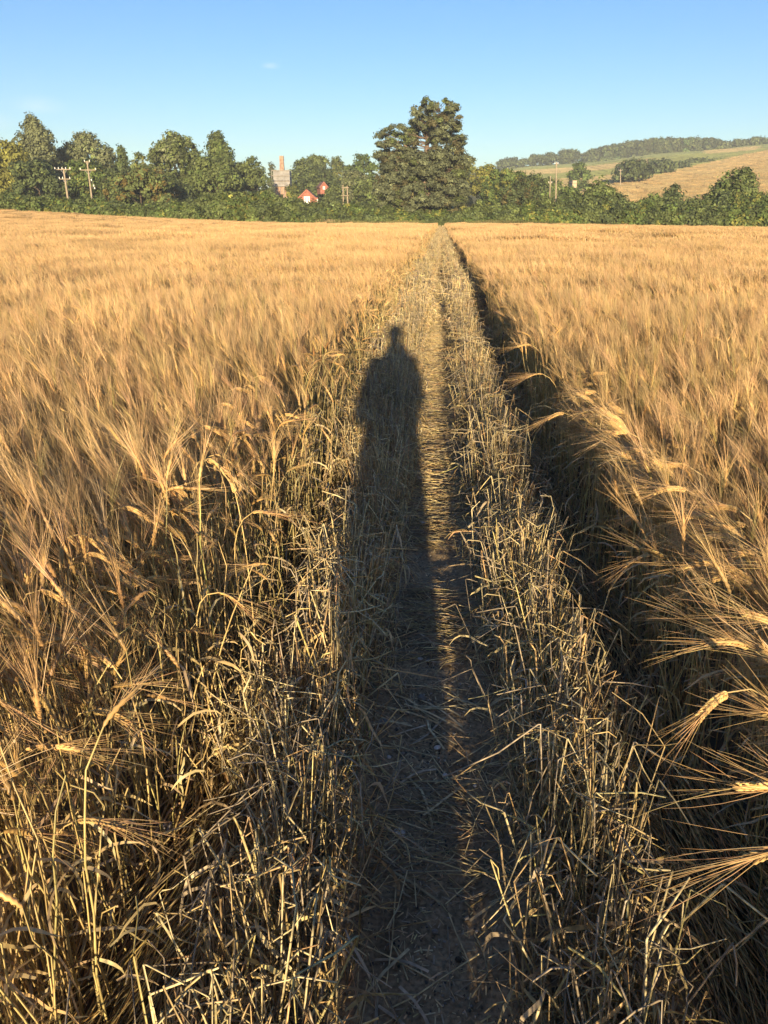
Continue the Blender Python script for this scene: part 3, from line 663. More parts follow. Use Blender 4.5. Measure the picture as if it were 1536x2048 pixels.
for u, v, r, k, lab in STONES:
    p = at_h(u, v, .02); z = float(path_z(p[0], p[1])); o = link('stone', stone_mesh(r, rs, M_FLINT if k else M_CHALK)); o.location = (p[0], p[1], max(z, .012)+r*.42); o.rotation_euler = (0, 0, rs.uniform(0, 6)); tag(o, lab, 'stone', 'stones on the path')
def grit():
    rng = np.random.default_rng(8); V = []; Q = []; C = []; n = 0
    cube = np.array([[x, y, z] for x in (-1, 1) for y in (-1, 1) for z in (-1, 1)], float); qq = np.array([[0, 1, 3, 2], [4, 6, 7, 5], [0, 4, 5, 1], [2, 3, 7, 6], [0, 2, 6, 4], [1, 5, 7, 3]])
    g = Geo()
    for i in range(2600):
        y = .6+rng.random()**1.3*4; x = float(path_x(y))+rng.normal(0, .1); s = rng.uniform(.0008, .0035)*(1 if rng.random() < .93 else 1.8); z = float(path_z(x, y))
        M, _ = np.linalg.qr(rng.normal(size=(3, 3))); c = np.array([.5, .46, .4]) if rng.random() < .22 else np.array([.16, .13, .095])*rng.uniform(.6, 1.4)
        g.add((cube*s*rng.uniform(.5, 1, (1, 3))*rng.uniform(.8, 1.1, (8, 1)))@M.T+np.array([x, y, z+s*.3]), qq, c)
    tag(g.obj('gravel', M_OLD, None, False), 'fine crumbs of soil and chalk grit on the bare path', kind='stuff')
grit()
def chaff():
    rng = np.random.default_rng(12); n = 5200; y = .55+rng.random(n)**1.2*5.5; x = path_x(y)+np.clip(rng.normal(0, .13, n), -.26, .26); z = path_z(x, y)+rng.uniform(.001, .006, n)
    a = rng.uniform(0, 6.28, n); l = rng.uniform(.002, .014, n); d = np.stack([np.cos(a), np.sin(a), rng.normal(0, .15, n)], -1)*l[:, None]; c = np.stack([x, y, z], -1)
    g = Geo(); g.tubes(np.stack([c-d, c+d], 1), np.full((n, 2), .0009)*rng.uniform(.5, 2., (n, 1)), 2, old_cols(n, rng)*.9, rng, np.array([[[.1, .1, 1.]]]))
    tag(g.obj('chaff', M_OLD), 'chaff and tiny straw fragments pressed into the path soil', kind='stuff')
chaff()

# ------------------------------------------------------------------ trees, bushes, hedge
OLIVE, GREY, YEL, DARK, PINE, MIDG = (.145, .18, .060), (.185, .205, .10), (.25, .25, .060), (.10, .13, .052), (.15, .17, .090), (.125, .175, .048)
def leaves(g, c, nrm, size, col, rng):
    n = len(c); a = unit(np.cross(nrm, rng.normal(size=(n, 3)))); b = np.cross(nrm, a); s = (size*rng.uniform(.6, 1.3, n))[:, None]
    V = np.stack([c-a*s, c+b*s*.62, c+a*s, c-b*s*.62], 1).reshape(-1, 3)
    g.add(V, np.arange(4*n).reshape(n, 4), np.repeat(col, 4, 0))
def crown_geo(g, lobes, dens, leaf, col, rng, ragged=.25, col2=None):
    for (lx, ly, lz, rx, ry, rz) in lobes:
        area = 4*math.pi*((rx*ry+ry*rz+rx*rz)/3); ncl = max(6, int(area/(leaf*leaf*12))); nl = max(3, int(dens*area/(leaf*leaf)/ncl))
        d = unit(rng.normal(size=(ncl, 3))); d[:, 2] = np.where(d[:, 2] < -.55, -d[:, 2], d[:, 2])
        cc = np.array([lx, ly, lz])+d*np.array([rx, ry, rz])*rng.uniform(1-ragged*1.6, 1.0+ragged*.35, (ncl, 1))
        cr = leaf*rng.uniform(1.4, 3.8, ncl)
        ctone = 1+rng.normal(0, .2, (ncl, 1)); lt = 1+rng.normal(0, .14)
        base = np.array(col) if col2 is None else np.array(col)[None]*(1-(k := (rng.random((ncl, 1)) < .22)))+np.array(col2)[None]*k
        k = np.repeat(np.arange(ncl), nl); dd = unit(rng.normal(size=(ncl*nl, 3)))
        p = cc[k]+dd*cr[k][:, None]*rng.uniform(.3, 1, (ncl*nl, 1))*np.array([1, 1, .8])
        nn = unit(d[k]*.6+dd*.7+rng.normal(0, .35, (ncl*nl, 3))+np.array([0, 0, .25]))
        cl = (np.broadcast_to(base, (ncl, 3))*ctone*lt)[k]*(1+rng.normal(0, .13, (ncl*nl, 1)))
        leaves(g, p, nn, leaf, np.clip(cl, .01, .6), rng)
def make_tree(name, label, cat, u0, u1, vtop, dist, kind, col, seed, group=None, col2=None, leaf=None, vb=None):
    rng = np.random.default_rng(5000+seed); uc = (u0+u1)/2
    pt = at_d(uc, vtop, dist); W = (u1-u0)/1590*dist; x, y = pt[0], pt[1]; zb = float(ground(x, y)); H = (pt[2]-zb)*(.955 if dist < 400 else .97)
    root = empty(name, (x, y, zb)); tag(root, label, cat, group)
    leaf = leaf or (.20+dist*.00085); W2 = W/2*(1.14 if kind in ('round', 'tall') else 1.); lobes = []
    if kind == 'round':
        lobes.append((0, 0, H*.62, W2*.62, W2*.6, H*.27))
        for i in range(24):
            a = rng.uniform(0, 6.28); q = rng.uniform(.35, 1)**.6; zz = rng.uniform(.15, .93); env = math.sqrt(max(.05, 1-((zz-.5)/.52)**2)); r = W2*rng.uniform(.16, .36)
            lobes.append((math.cos(a)*(W2*env-r*.8)*q, math.sin(a)*(W2*env-r*.8)*q, H*zz, r, r, min(r*.9, H*(1-zz)+.3 if zz > .8 else r*.9)))
        lobes.append((0, 0, H-W2*.3, W2*.35, W2*.35, W2*.3))
    elif kind == 'tall':
        for i in range(20):
            zz = (i+.5)/20*.9+.08; env = (min(1, (1-zz)*2.3)**.75)*(.75+.25*math.sin(zz*9+seed)); a = rng.uniform(0, 6.28); r = W2*(.24+.22*env)
            lobes.append((math.cos(a)*max(0, W2*env-r), math.sin(a)*max(0, W2*env-r), H*zz, r, r, r*1.25))
        lobes.append((0, 0, H*.45, W2*.6, W2*.6, H*.35)); lobes.append((0, 0, H*.93, W2*.16, W2*.16, H*.07))
    elif kind == 'bush':
        for i in range(11):
            a = rng.uniform(0, 6.28); q = rng.random()**.5; r = rng.uniform(.26, .42)*min(W2, H); zt = H*(1-.45*q*q)*rng.uniform(.78, 1)
            lobes.append((math.cos(a)*(W2-r*.7)*q, math.sin(a)*(W2*.8-r*.7)*q, max(r*.6, zt-r), r*1.1, r, r))
        lobes.append((0, 0, H*.42, W2*.75, W2*.65, H*.45)); lobes.append((W2*.5, 0, H*.25, W2*.45, W2*.45, H*.28)); lobes.append((-W2*.5, 0, H*.25, W2*.45, W2*.45, H*.28))
    elif kind == 'conifer':
        for i in range(9):
            zz = .3+.68*i/9; env = (1-zz)*1.1+.12
            for s_ in (0, 1, 2): a = rng.uniform(0, 6.28); lobes.append((math.cos(a)*W2*env*.7, math.sin(a)*W2*env*.7, H*zz, W2*env*.6, W2*env*.6, H*.03))
    g = Geo(); crown_geo(g, lobes, 1.15 if kind != 'conifer' else 3, leaf, col, rng, .28, col2); co = g.obj('crown', M_FOL, root, False)
    g = Geo(); tr = max(.12, H*.018); ks = np.linspace(0, 1, 6)
    P = np.stack([np.sin(ks*3+seed)*.15*tr*4, np.zeros(6), ks*H*.8], -1)[None]; g.tubes(P, np.linspace(tr, tr*.3, 6), 8, np.ones(3), rng)
    for i in range(6):
        lb = lobes[rng.integers(0, len(lobes))]; s0 = np.array([0, 0, H*rng.uniform(.2, .5)]); e = np.array(lb[:3]); m = s0*.5+e*.5+np.array([0, 0, -H*.03])
        g.tubes(np.stack([s0, m, e])[None], np.array([tr*.4, tr*.28, tr*.1]), 5, np.ones(3), rng)
    g.obj('trunk', M_BARK, root)
    return root
TREES = [
 ('tree', 'shadowy backing tree at the far left behind the willow-like one', -40, 40, 296, 300, 'round', DARK, OLIVE),
 ('tree', 'backing tree seen in the gap right of the broad grey tree', 196, 262, 322, 290, 'round', DARK, OLIVE),
 ('tree', 'backing tree under the small yellowish tree', 236, 312, 330, 280, 'round', OLIVE, DARK),
 ('tree', 'backing tree in the notch between the two tallest central-left trees', 350, 430, 306, 285, 'round', DARK, OLIVE),
 ('tree', 'backing tree right of the ragged-topped tree', 446, 520, 322, 280, 'round', OLIVE, DARK),
 ('tree', 'olive bush-like tree hiding the foot of the kiln', 508, 556, 368, 232, 'round', OLIVE, MIDG),
 ('tree', 'pointed yellowish shrub against the right side of the kiln', 566, 606, 364, 238, 'round', OLIVE, YEL),
 ('tree', 'dull green shrub covering the foot of the second brick gable', 634, 690, 370, 240, 'round', OLIVE, DARK),
 ('tree', 'low dark tree left of the twin pole frame', 652, 686, 352, 275, 'round', DARK, OLIVE),
 ('tree', 'green tree filling low ground behind the pale slender tree', 700, 780, 352, 240, 'round', OLIVE, MIDG),
 ('tree', 'green tree low behind the dull tree at the hill foot', 1060, 1130, 356, 300, 'round', OLIVE, MIDG),
 ('tree', 'soft green tree in the dip under the tall thin pole', 1118, 1170, 372, 230, 'round', MIDG, OLIVE),
 ('tree', 'yellow-green willow-like tree at the far left edge', -35, 52, 276, 215, 'round', YEL, None),
 ('tree', 'tallest grey-green poplar with pointed top at the left', 12, 112, 238, 235, 'tall', GREY, None),
 ('tree', 'dark gap-filling tree between the poplar and the rounded grey tree', 92, 140, 300, 262, 'round', DARK, None),
 ('tree', 'broad rounded grey-green tree left of the dark pointed one', 116, 226, 257, 245, 'round', GREY, OLIVE),
 ('tree', 'dark pointed tree between two larger rounded trees', 218, 264, 288, 240, 'tall', DARK, MIDG),
 ('tree', 'small yellowish tree left of the big double-crowned tree', 252, 300, 300, 235, 'round', OLIVE, YEL),
 ('tree', 'big double-crowned green tree with a rounded top', 284, 398, 256, 225, 'round', OLIVE, GREY),
 ('tree', 'ragged-topped tall tree right of the big double-crowned one', 386, 478, 268, 228, 'tall', OLIVE, MIDG),
 ('tree', 'wide green tree filling below the ragged-topped tree', 370, 490, 312, 215, 'round', OLIVE, MIDG),
 ('tree', 'shorter rounded tree left of the brick chimney', 468, 534, 309, 230, 'round', OLIVE, DARK),
 ('tree', 'dark olive tree below the poplar', 20, 120, 322, 205, 'round', DARK, OLIVE),
 ('tree', 'yellow-green tree behind the two leaning poles', 130, 216, 316, 212, 'round', MIDG, YEL),
 ('tree', 'dark green tree at the right of the leaning poles', 196, 250, 335, 206, 'round', DARK, MIDG),
 ('tree', 'brownish-olive domed tree right of the poles', 214, 334, 337, 192, 'round', OLIVE, (.16, .12, .035)),
 ('tree', 'dark tree in the fold under the double-crowned tree', 318, 376, 350, 205, 'round', DARK, OLIVE),
 ('tree', 'narrow conifer with sky showing through beside the chimney', 530, 554, 314, 300, 'conifer', PINE, None),
 ('tree', 'dense green tree right of the brick chimney', 572, 646, 311, 330, 'round', OLIVE, DARK),
 ('tree', 'rounded tree with a taller knob behind the red gabled house', 606, 664, 306, 345, 'round', OLIVE, None),
 ('tree', 'yellowish-topped tree above the second brick gable', 646, 702, 310, 350, 'round', OLIVE, YEL),
 ('tree', 'broad dark green dome left of the giant pine', 684, 764, 300, 300, 'round', MIDG, DARK),
 ('tree', 'grey-green tree in front of the dark dome', 672, 745, 334, 262, 'round', GREY, OLIVE),
 ('tree', 'dark tree just right of the sheeted kiln', 590, 680, 338, 292, 'round', DARK, OLIVE),
 ('tree', 'slender pale tree at the foot of the giant pine on its left', 748, 812, 330, 205, 'round', (.13, .115, .05), OLIVE),
 ('tree', 'yellow-green tree half hidden behind the giant pine', 905, 958, 316, 260, 'round', YEL, OLIVE),
 ('tree', 'bright yellow-green tree just right of the giant pine', 946, 1006, 325, 240, 'round', YEL, MIDG),
 ('tree', 'wide fresh green tree right of the bright one', 966, 1064, 334, 225, 'round', MIDG, YEL),
 ('tree', 'dull green tree before the foot of the hill', 1040, 1106, 342, 255, 'round', OLIVE, MIDG),
 ('tree', 'dark bare-stemmed tree left of the pair of poles', 1012, 1086, 352, 195, 'round', DARK, (.14, .12, .045)),
 ('tree', 'round-headed field tree standing alone at the foot of the hill', 1136, 1182, 324, 390, 'round', MIDG, DARK),
 ('tree', 'bushy hedge tree rising in front of the field tree', 1164, 1240, 336, 178, 'bush', OLIVE, MIDG),
 ('tree', 'large rounded hedge tree at the right edge', 1428, 1536, 318, 172, 'bush', OLIVE, MIDG),
 ('tree', 'small knob-topped hedge tree left of the large rounded one', 1318, 1374, 362, 176, 'bush', DARK, OLIVE),
 ('tree', 'first and widest dark clump on the golden field edge', 1234, 1300, 322, 440, 'round', DARK, OLIVE),
 ('tree', 'second dark clump along the golden field edge', 1292, 1348, 325, 510, 'round', DARK, OLIVE),
 ('tree', 'third low clump along the golden field edge', 1338, 1382, 323, 560, 'bush', DARK, OLIVE),
 ('tree', 'fourth and highest clump on the golden field edge', 1372, 1428, 318, 620, 'bush', DARK, OLIVE),
 ('tree', 'last small bush of the row up the golden field edge', 1420, 1448, 327, 650, 'bush', MIDG, OLIVE),
 ('tree', 'lone tree on the skyline nearest the giant pine', 1038, 1058, 319, 860, 'round', DARK, None),
 ('tree', 'skyline tree clump low on the ridge', 1058, 1094, 310, 870, 'round', DARK, OLIVE),
 ('tree', 'skyline clump next to the tall thin pole', 1086, 1116, 306, 870, 'round', DARK, None),
 ('tree', 'rounded skyline clump left of the hilltop wood', 1112, 1162, 301, 880, 'round', DARK, OLIVE),
 ('tree', 'skyline trees behind the bright tree, lowest on the ridge', 996, 1040, 320, 850, 'round', DARK, OLIVE),
 ('tree', 'ragged skyline tree at the top right, left half', 1468, 1506, 284, 900, 'round', DARK, OLIVE),
 ('tree', 'ragged skyline tree at the top right edge', 1498, 1534, 279, 905, 'round', DARK, OLIVE),
 ('tree', 'low skyline tree cut by the right edge', 1524, 1570, 290, 905, 'round', DARK, OLIVE),
]
for k, (nm, lab, u0, u1, vt, d, kind, c, c2) in enumerate(TREES):
    make_tree(nm, lab, 'tree', u0, u1, vt, d, kind, c, k, 'trees beyond the hedge' if d < 400 else 'trees on the hill', c2, leaf=(.17+d*.0009) if d < 400 else .95)

# hilltop wood: one mass
def wood():
    rng = np.random.default_rng(64); g = Geo(); gt = Geo()
    tops = lambda u: np.interp(u, [1168, 1180, 1200, 1225, 1260, 1290, 1340, 1400, 1440, 1456, 1470, 1540], [308, 300, 296, 291, 283, 280, 277, 277, 279, 288, 296, 302])
    for u in np.arange(1172, 1456, 6.5):
        for dd in (872, 900, 925):
            uu = u+rng.uniform(-3, 3); vt = float(tops(uu))+rng.uniform(-2, 3)+(2 if dd == 872 else 0); p = at_d(uu, vt, dd); zb = float(ground(p[0], p[1])); H = max(6, p[2]-zb)
            lobes = [(p[0]+rng.normal(0, 1), p[1]+rng.normal(0, 1), zb+H*f, 3.6*rng.uniform(.8, 1.2), 3.5, H*.22) for f in (.06, .25, .5, .78)]
            crown_geo(g, lobes, 1.1, .9, lum(DARK, rng, 1, .18)[0], rng, .2, OLIVE)
    tag(g.obj('wood', M_FOL, None, False), 'dark wood running along the top of the hill', kind='stuff')
wood()

# the giant pine
def giant_pine():
    rng = np.random.default_rng(11); D0 = 168.; base = at_d(851, 420, D0); x0, y0 = base[0], base[1]; zb = float(ground(x0, y0))
    root = empty('pine_tree', (x0, y0, zb)); tag(root, 'giant old pine with two ragged tops towering over the hedge where the path ends', 'pine tree')
    def P(u, v, dep=0): p = at_d(u, v, D0); f = unit(np.array([p[0], p[1], 0.])); return p+f*dep-np.array([x0, y0, zb])
    rows = [(203, 852, 866, 892, 906), (212, 834, 876, 888, 912), (225, 820, 884, 886, 922), (240, 828, 922, 0, 0), (252, 820, 926, 780, 800), (265, 766, 836, 850, 928), (278, 752, 838, 862, 930),
            (292, 746, 834, 860, 926), (303, 756, 832, 866, 940), (316, 762, 930, 0, 0), (330, 762, 926, 0, 0), (345, 770, 930, 0, 0), (360, 764, 932, 0, 0), (375, 756, 934, 0, 0), (388, 758, 930, 0, 0), (400, 764, 922, 0, 0), (412, 780, 915, 0, 0)]
    dn = []
    for ra, rb in zip(rows[:-1], rows[1:]):
        dn.append(ra)
        if ra[3] and rb[3]: dn.append(tuple((p_+q_)/2 for p_, q_ in zip(ra, rb)))
        else: dn.append(((ra[0]+rb[0])/2,)+ra[1:])
    rows = dn+[rows[-1]]
    g = Geo(); gb = Geo(); trunk = lambda v: P(850+(.12*(300-v) if v < 300 else 0), v)
    pads = []
    for i, (v, a, b, c, d) in enumerate(rows):
        for (l, r) in ((a, b), (c, d)):
            if r <= l: continue
            w_ = r-l; n = max(2, int(w_/(5.6 if v < 250 else 7.0 if v < 310 else 9.5)))
            for k in range(n):
                u = l+w_*(k+.5)/n+rng.normal(0, 3); vv = v+rng.normal(0, 5)+(9 if v < 240 else 5); half = (940-745)/2/9.5
                e = 1-abs((u-846)/100)**2; dep = rng.uniform(-1, 1)*half*math.sqrt(max(.05, e))*.75
                if 235 < v < 312 and rng.random() < .3: continue
                pads.append((P(u, vv, dep), u, vv))
    for v in (318, 335, 352, 368, 384, 398):
        for u in (775, 792, 810, 828, 872, 890, 908, 922):
            pads.append((P(u+rng.normal(0, 4), v+rng.normal(0, 4), rng.uniform(-7, 4)), u, v))
    lobes = []
    for (p, u, v) in pads:
        s_ = rng.uniform(.75, 1.25)*(.60 if v < 250 else .75 if v < 310 else 1.15)
        lobes.append((p[0], p[1], p[2], 1.05*s_, 1.05*s_, .72*s_))
        tv = v+rng.uniform(4, 14); s0 = trunk(min(tv+8, 415)); m = s0*.45+p*.55+np.array([0, 0, -.4])
        if rng.random() < .55: gb.tubes(np.stack([s0, m, p])[None], np.array([.09, .06, .02]), 4, np.ones(3), rng)
    split = rng.permutation(len(lobes))
    for (nm, sel) in (('crown', split),):
        gg = Geo()
        for q in sel:
            col = PINE if rng.random() < .75 else (.15, .14, .065) if rng.random() < .5 else (.13, .16, .055)
            crown_geo(gg, [lobes[q]], 1.4, .225, col, rng, .6)
        gg.obj(nm, M_FOL, root, False)
    gb.obj('limbs', M_PINEBARK, root)
    gt = Geo(); vs = [425, 400, 370, 340, 310, 280, 250, 225, 207]
    gt.tubes(np.array([[P(u_, v_) for u_, v_ in zip([850, 850, 849, 849, 852, 855, 858, 858, 859], vs)]]), np.array([.85, .75, .65, .58, .5, .4, .28, .16, .06]), 9, np.ones(3), rng)
    gt.tubes(np.array([[P(u_, v_) for u_, v_ in zip([850, 862, 876, 888, 894, 898], [330, 300, 275, 250, 225, 206])]]), np.array([.32, .27, .22, .16, .1, .05]), 7, np.ones(3), rng)
    gt.tubes(np.array([[P(u_, v_) for u_, v_ in zip([850, 828, 802, 775, 756], [330, 305, 285, 280, 286])]]), np.array([.26, .22, .17, .11, .05]), 7, np.ones(3), rng)
    gt.obj('trunk', M_PINEBARK, root)
    g2 = Geo(); g2.tubes(np.array([[P(868, 412), P(872, 395), P(876, 372)]]), np.array([.45, .38, .25]), 8, np.ones(3), rng); g2.obj('side_trunk', M_PINEBARK, root)
giant_pine()

# hedge bushes along the end of the field: each one a thing
def hedge():
    rng = np.random.default_rng(42)
    spans = [('yellow-green', MIDG, YEL), ('olive', OLIVE, MIDG), ('dark green', DARK, OLIVE), ('mid green', OLIVE, DARK)]
    where = [(-40, 40, 'under the poplar at the far left'), (40, 130, 'left of the leaning poles'), (130, 215, 'below the leaning poles'), (215, 330, 'under the domed tree'), (330, 470, 'under the big double-crowned tree'),
             (470, 590, 'in front of the kiln'), (590, 680, 'below the red gabled house'), (680, 780, 'below the twin pole frame'), (780, 930, 'at the foot of the giant pine'), (930, 1070, 'right of the giant pine'),
             (1070, 1180, 'below the tall thin pole'), (1180, 1300, 'below the golden hill field'), (1300, 1430, 'beside the large hedge tree'), (1430, 1600, 'at the right edge under the large hedge tree')]
    top = lambda u: np.interp(u, [-40, 0, 100, 200, 300, 400, 420, 480, 560, 620, 700, 780, 860, 900, 980, 1060, 1120, 1180, 1260, 1340, 1420, 1500, 1600], [378, 378, 385, 392, 398, 388, 372, 366, 378, 400, 392, 398, 408, 412, 398, 388, 386, 378, 384, 378, 384, 372, 370])
    k = 0; words = ['tallest', 'second', 'third', 'fourth', 'fifth', 'sixth', 'seventh']
    cnt = {}
    for row, (dd, dv, wd) in enumerate(((166., 0, 46), (158., 16, 38), (154., 32, 28))):
        u = -45.+row*11
        while u < 1590:
            w_ = wd*rng.uniform(.75, 1.3); uc = u+w_/2; s = min(int(rng.integers(0, 4)), 3)
            zn = next(t for a, b, t in where if a <= uc < b or b == 1600)
            cr = ground(*at_d(uc, 430, dd)[:2]); vt = float(top(uc))+dv*(.9 if uc > 380 else .55)+rng.uniform(-5, 8)
            vt = min(vt, 440-(float(cr)+1.0-1.5)/dd*1709-6)
            nm, c, c2 = spans[s]
            if uc < 500 and row > 0: nm, c, c2 = spans[int(rng.integers(0, 2))]
            band = ['back', 'middle', 'front'][row]
            lab = '%s %s-row hedge bush %s' % (nm, band, zn)
            make_tree('bush', lab, 'bush', u-4, u+w_+4, vt, dd, 'bush', c, 300+k, 'hedge bushes: %s, %s row, %s' % (nm, band, zn), c2, leaf=.29)
            u += w_*.72; k += 1
hedge()
def verge():
    rng = np.random.default_rng(90); n = 42000; g = Geo()
    x = rng.uniform(-105, 92, n); y = FIELD_END+.6+rng.gamma(1.3, .8, n); z = ground(x, y)-.02
    h = rng.uniform(.7, 1.5, n)*(.7+.6*fbm(x*.25, y*.2)); b = np.stack([x, y, z], -1)
    t = b+np.stack([rng.normal(0, .18, n), rng.normal(0, .15, n), h], -1)
    k = fbm(x*.12+4, y*.1)[:, None]; c = np.array([.085, .11, .028])*(1-np.clip((k-.35)*3, 0, 1))+np.array([.21, .19, .07])*np.clip((k-.35)*3, 0, 1)
    c = c*(1+rng.normal(0, .2, (n, 1)))
    g.tubes(np.stack([b, b*.45+t*.55, t], 1), np.array([.035, .045, .008]), 2, np.clip(c, .01, .5), rng, rng.normal(size=(n, 1, 3))*np.array([.4, 1, .1]))
    tag(g.obj('grass', M_GRASS), 'tall rough grass along the end of the field below the hedge', kind='stuff')
    rng = np.random.default_rng(91); g = Geo(); p = at_d(645, 437, 153.2); m = 500; a = rng.normal(size=(m, 3))*np.array([1.35, .4, .0]); bb = np.array([p[0], p[1], float(ground(p[0], p[1]))+1.0])+a
    g.tubes(np.stack([bb, bb+np.stack([rng.normal(0, .2, m), rng.normal(0, .1, m), rng.uniform(.2, .7, m)], -1)], 1), np.array([.05, .02]), 2, lum((.55, .4, .22), rng, m), rng)
    tag(g.obj('grass', M_GRASS), 'pale patch of dead grass in the verge below the red house', kind='stuff')
verge()

# ------------------------------------------------------------------ poles
def cyl(g, a, b, r0, r1, n=8):
    g.tubes(np.array([[a, np.array(a)*.5+np.array(b)*.5, b]], float), np.array([r0, (r0+r1)/2, r1]), n, np.ones(3), np.random.default_rng(1), np.array([[[.3, .9, .1]]]))
def pole(label, u0, v0, u1, v1, dist, arms, r=.16, extra=0, name='utility_pole'):
    a = at_d(u0, v0, dist); b = at_d(u1, v1, dist); zb = float(ground(b[0], b[1])); t = (zb-a[2])/(b[2]-a[2]); b = a+(b-a)*t; b[1] = b[1]
    root = empty(name, tuple(b)); tag(root, label, 'utility pole', 'utility poles'); top = a-b
    g = Geo(); cyl(g, (0, 0, 0), top, r*1.2, r*.8); g.obj('post', M_POLE, root)
    ax = unit(np.array([Rv[0], Rv[1], 0])); dirv = top/np.linalg.norm(top)
    for (du, hw, ins) in arms:                                   # du: px below the top, half width px
        c = top*(1-du/(v1-v0)*(1/t if t > 0 else 1)); hw_m = hw/1590*dist
        g = Geo(); M = np.array([ax, np.cross(dirv, ax), dirv]).T
        g.box(c, (hw_m, .08, .09), (1, 1, 1), M); am = g.obj('crossarm', M_POLE, root)
        for f in ins:
            gi = Geo(); q = c+ax*f*hw_m; cyl(gi, q+dirv*.08, q+dirv*.42, .11, .07, 8); gi.obj('insulator', M_CERAMIC, am)
        gs = Geo(); cyl(gs, c+ax*hw_m*.45, c-dirv*.9, .035, .035, 4); cyl(gs, c-ax*hw_m*.45, c-dirv*.9, .035, .035, 4); gs.obj('brace', M_STEEL, am)
    if extra:
        g = Geo(); p = top*.72; cyl(g, p+ax*.3, p+ax*.95-dirv*2.4, .025, .025, 4); g.obj('stay_wire', M_STEEL, root)
        for q in (0.1, .55, .75): gi = Geo(); c = p+ax*(.35+q*.7)-dirv*(q*2.4+.2); cyl(gi, c, c-dirv*.35, .14, .12, 8); gi.obj('insulator', M_CERAMIC, root)
    return root
pole('leaning pole with two crossarms, left of the pair by the big trees', 127, 337, 135, 392, 176, [(2, 13, (-1.2, -.7, -.2, .3, .9)), (21, 10, (-1, -.4, .9))], .2)
pole('leaning pole with a thin long crossarm, right of the pair by the big trees', 174, 322, 181, 376, 180, [(2, 5, (-.9, .9)), (18, 14, (-1, 1))], .17, 1)
pole('tall thin bare pole before the hill', 1113, 324, 1112, 380, 235, [(4, 3, (-1, 1))], .2)
pole('short pole with small crossarm beside the tall thin one', 1101, 352, 1100, 380, 228, [(14, 3, (-1, 1))], .15)
pole('faint distant pole left of the clumps on the golden field edge', 1241, 338, 1241, 362, 420, [(3, 3, (-1, 1))], .22)
pole('short pole with one arm left of the giant pine', 765, 391, 765, 405, 172, [(5, 6, (-1, .9))], .12)
def hframe():
    d = 185.; a = at_d(686, 370, d); zb = float(ground(a[0], a[1])); root = empty('utility_pole', (a[0], a[1], zb)); tag(root, 'twin pole frame joined by crossbars in the middle distance', 'utility pole', 'utility poles')
    w_ = 10/1590*d; H = a[2]-zb
    for s_ in (0, 1):
        g = Geo(); cyl(g, (s_*w_, s_*.08, 0), (s_*w_*.8, s_*.06, H-s_*.2), .17, .13); g.obj('post', M_POLE, root)
    for z in (H*.97, H*.78):
        g = Geo(); g.box((w_*.45, -.2, z-.3), (w_*.75, .06, .09)); g.obj('crossbar', M_POLE, root)
hframe()

# ------------------------------------------------------------------ buildings
def prism_wall(g, w_, h, gable, dep):
    """gabled block: front at y=-dep/2"""
    V = [(-w_/2, -dep/2, 0), (w_/2, -dep/2, 0), (w_/2, -dep/2, h), (0, -dep/2, h+gable), (-w_/2, -dep/2, h)]; V += [(a, dep/2, c) for a, b, c in V]
    g.add(V, [[0, 1, 2, 4], [5, 9, 7, 6], [0, 4, 9, 5], [1, 6, 7, 2]], np.ones(3))
    g.add([V[4], V[2], V[3], V[3]], [[0, 1, 2, 3]], np.ones(3)); g.add([V[9], V[8], V[7], V[7]], [[0, 1, 2, 3]], np.ones(3))
def house(label, u, v_ridge, dist, w_, h, gable, dep, windows, zbase=None, name='brick_house', rz=0., porch=False, chim=True):
    p = at_d(u, v_ridge, dist); zb = p[2]-(h+gable); root = empty(name, (p[0], p[1], zb), YAW+rz); tag(root, label, 'house')
    g = Geo(); prism_wall(g, w_, h, gable, dep); g.obj('wall', M_BRICK, root, False)
    L = math.hypot(w_/2, gable); an = math.atan2(gable, w_/2); rf = None
    for s_ in (-1, 1):
        M = np.array([[math.cos(an), 0, s_*math.sin(an)], [0, 1, 0], [-s_*math.sin(an), 0, math.cos(an)]])
        c = np.array([s_*w_/4, .0, h+gable/2])+M@np.array([s_*.18, 0, .1]); g = Geo(); g.box(c, (L/2+.3, dep/2+.25, .08), (1, 1, 1), M); rf = g.obj('roof', M_ROOF, root, False)
        g = Geo(); c2 = np.array([s_*w_/4, -dep/2-.3, h+gable/2])+M@np.array([s_*.18, 0, .0]); g.box(c2, (L/2+.3, .04, .14), (1, 1, 1), M); g.obj('bargeboard', M_BRICK if porch else M_BRICK, root, False)
    if chim: g = Geo(); g.box((.5, dep*.1, h+gable+.2), (.3, .3, .7)); g.obj('chimney', M_BRICK, root, False)
    for (wx, wz, ww, wh) in windows:
        g = Geo()
        for s_ in (-1, 1): g.box((wx+s_*ww/2, -dep/2-.04, wz), (.09, .07, wh/2+.09))
        for s_ in (-1, 1): g.box((wx, -dep/2-.045, wz+s_*wh/2), (ww/2-.092, .06, .09))
        g.box((wx, -dep/2-.043, wz), (.05, .055, wh/2-.092)); wo_ = g.obj('window', M_WHITE, root, False)
        for s_ in (-1, 1):
            g = Geo(); g.box((wx+s_*ww/4, -dep/2-.022, wz), (ww/4-.075, .012, wh/2-.1)); g.obj('pane', M_GLASSY, wo_, False)
    return root
r = house('red brick gabled house with a white double window half hidden by the hedge', 616, 381, 200, 3.6, 3.6, 1.6, 7, [(-.36, 3.0, .52, 1.3), (.36, 3.0, .52, 1.3)], chim=False)
g = Geo(); g.box((0, -3.56, 2.2), (.85, .06, .09)); g.obj('window_sill', M_WHITE, r, False)
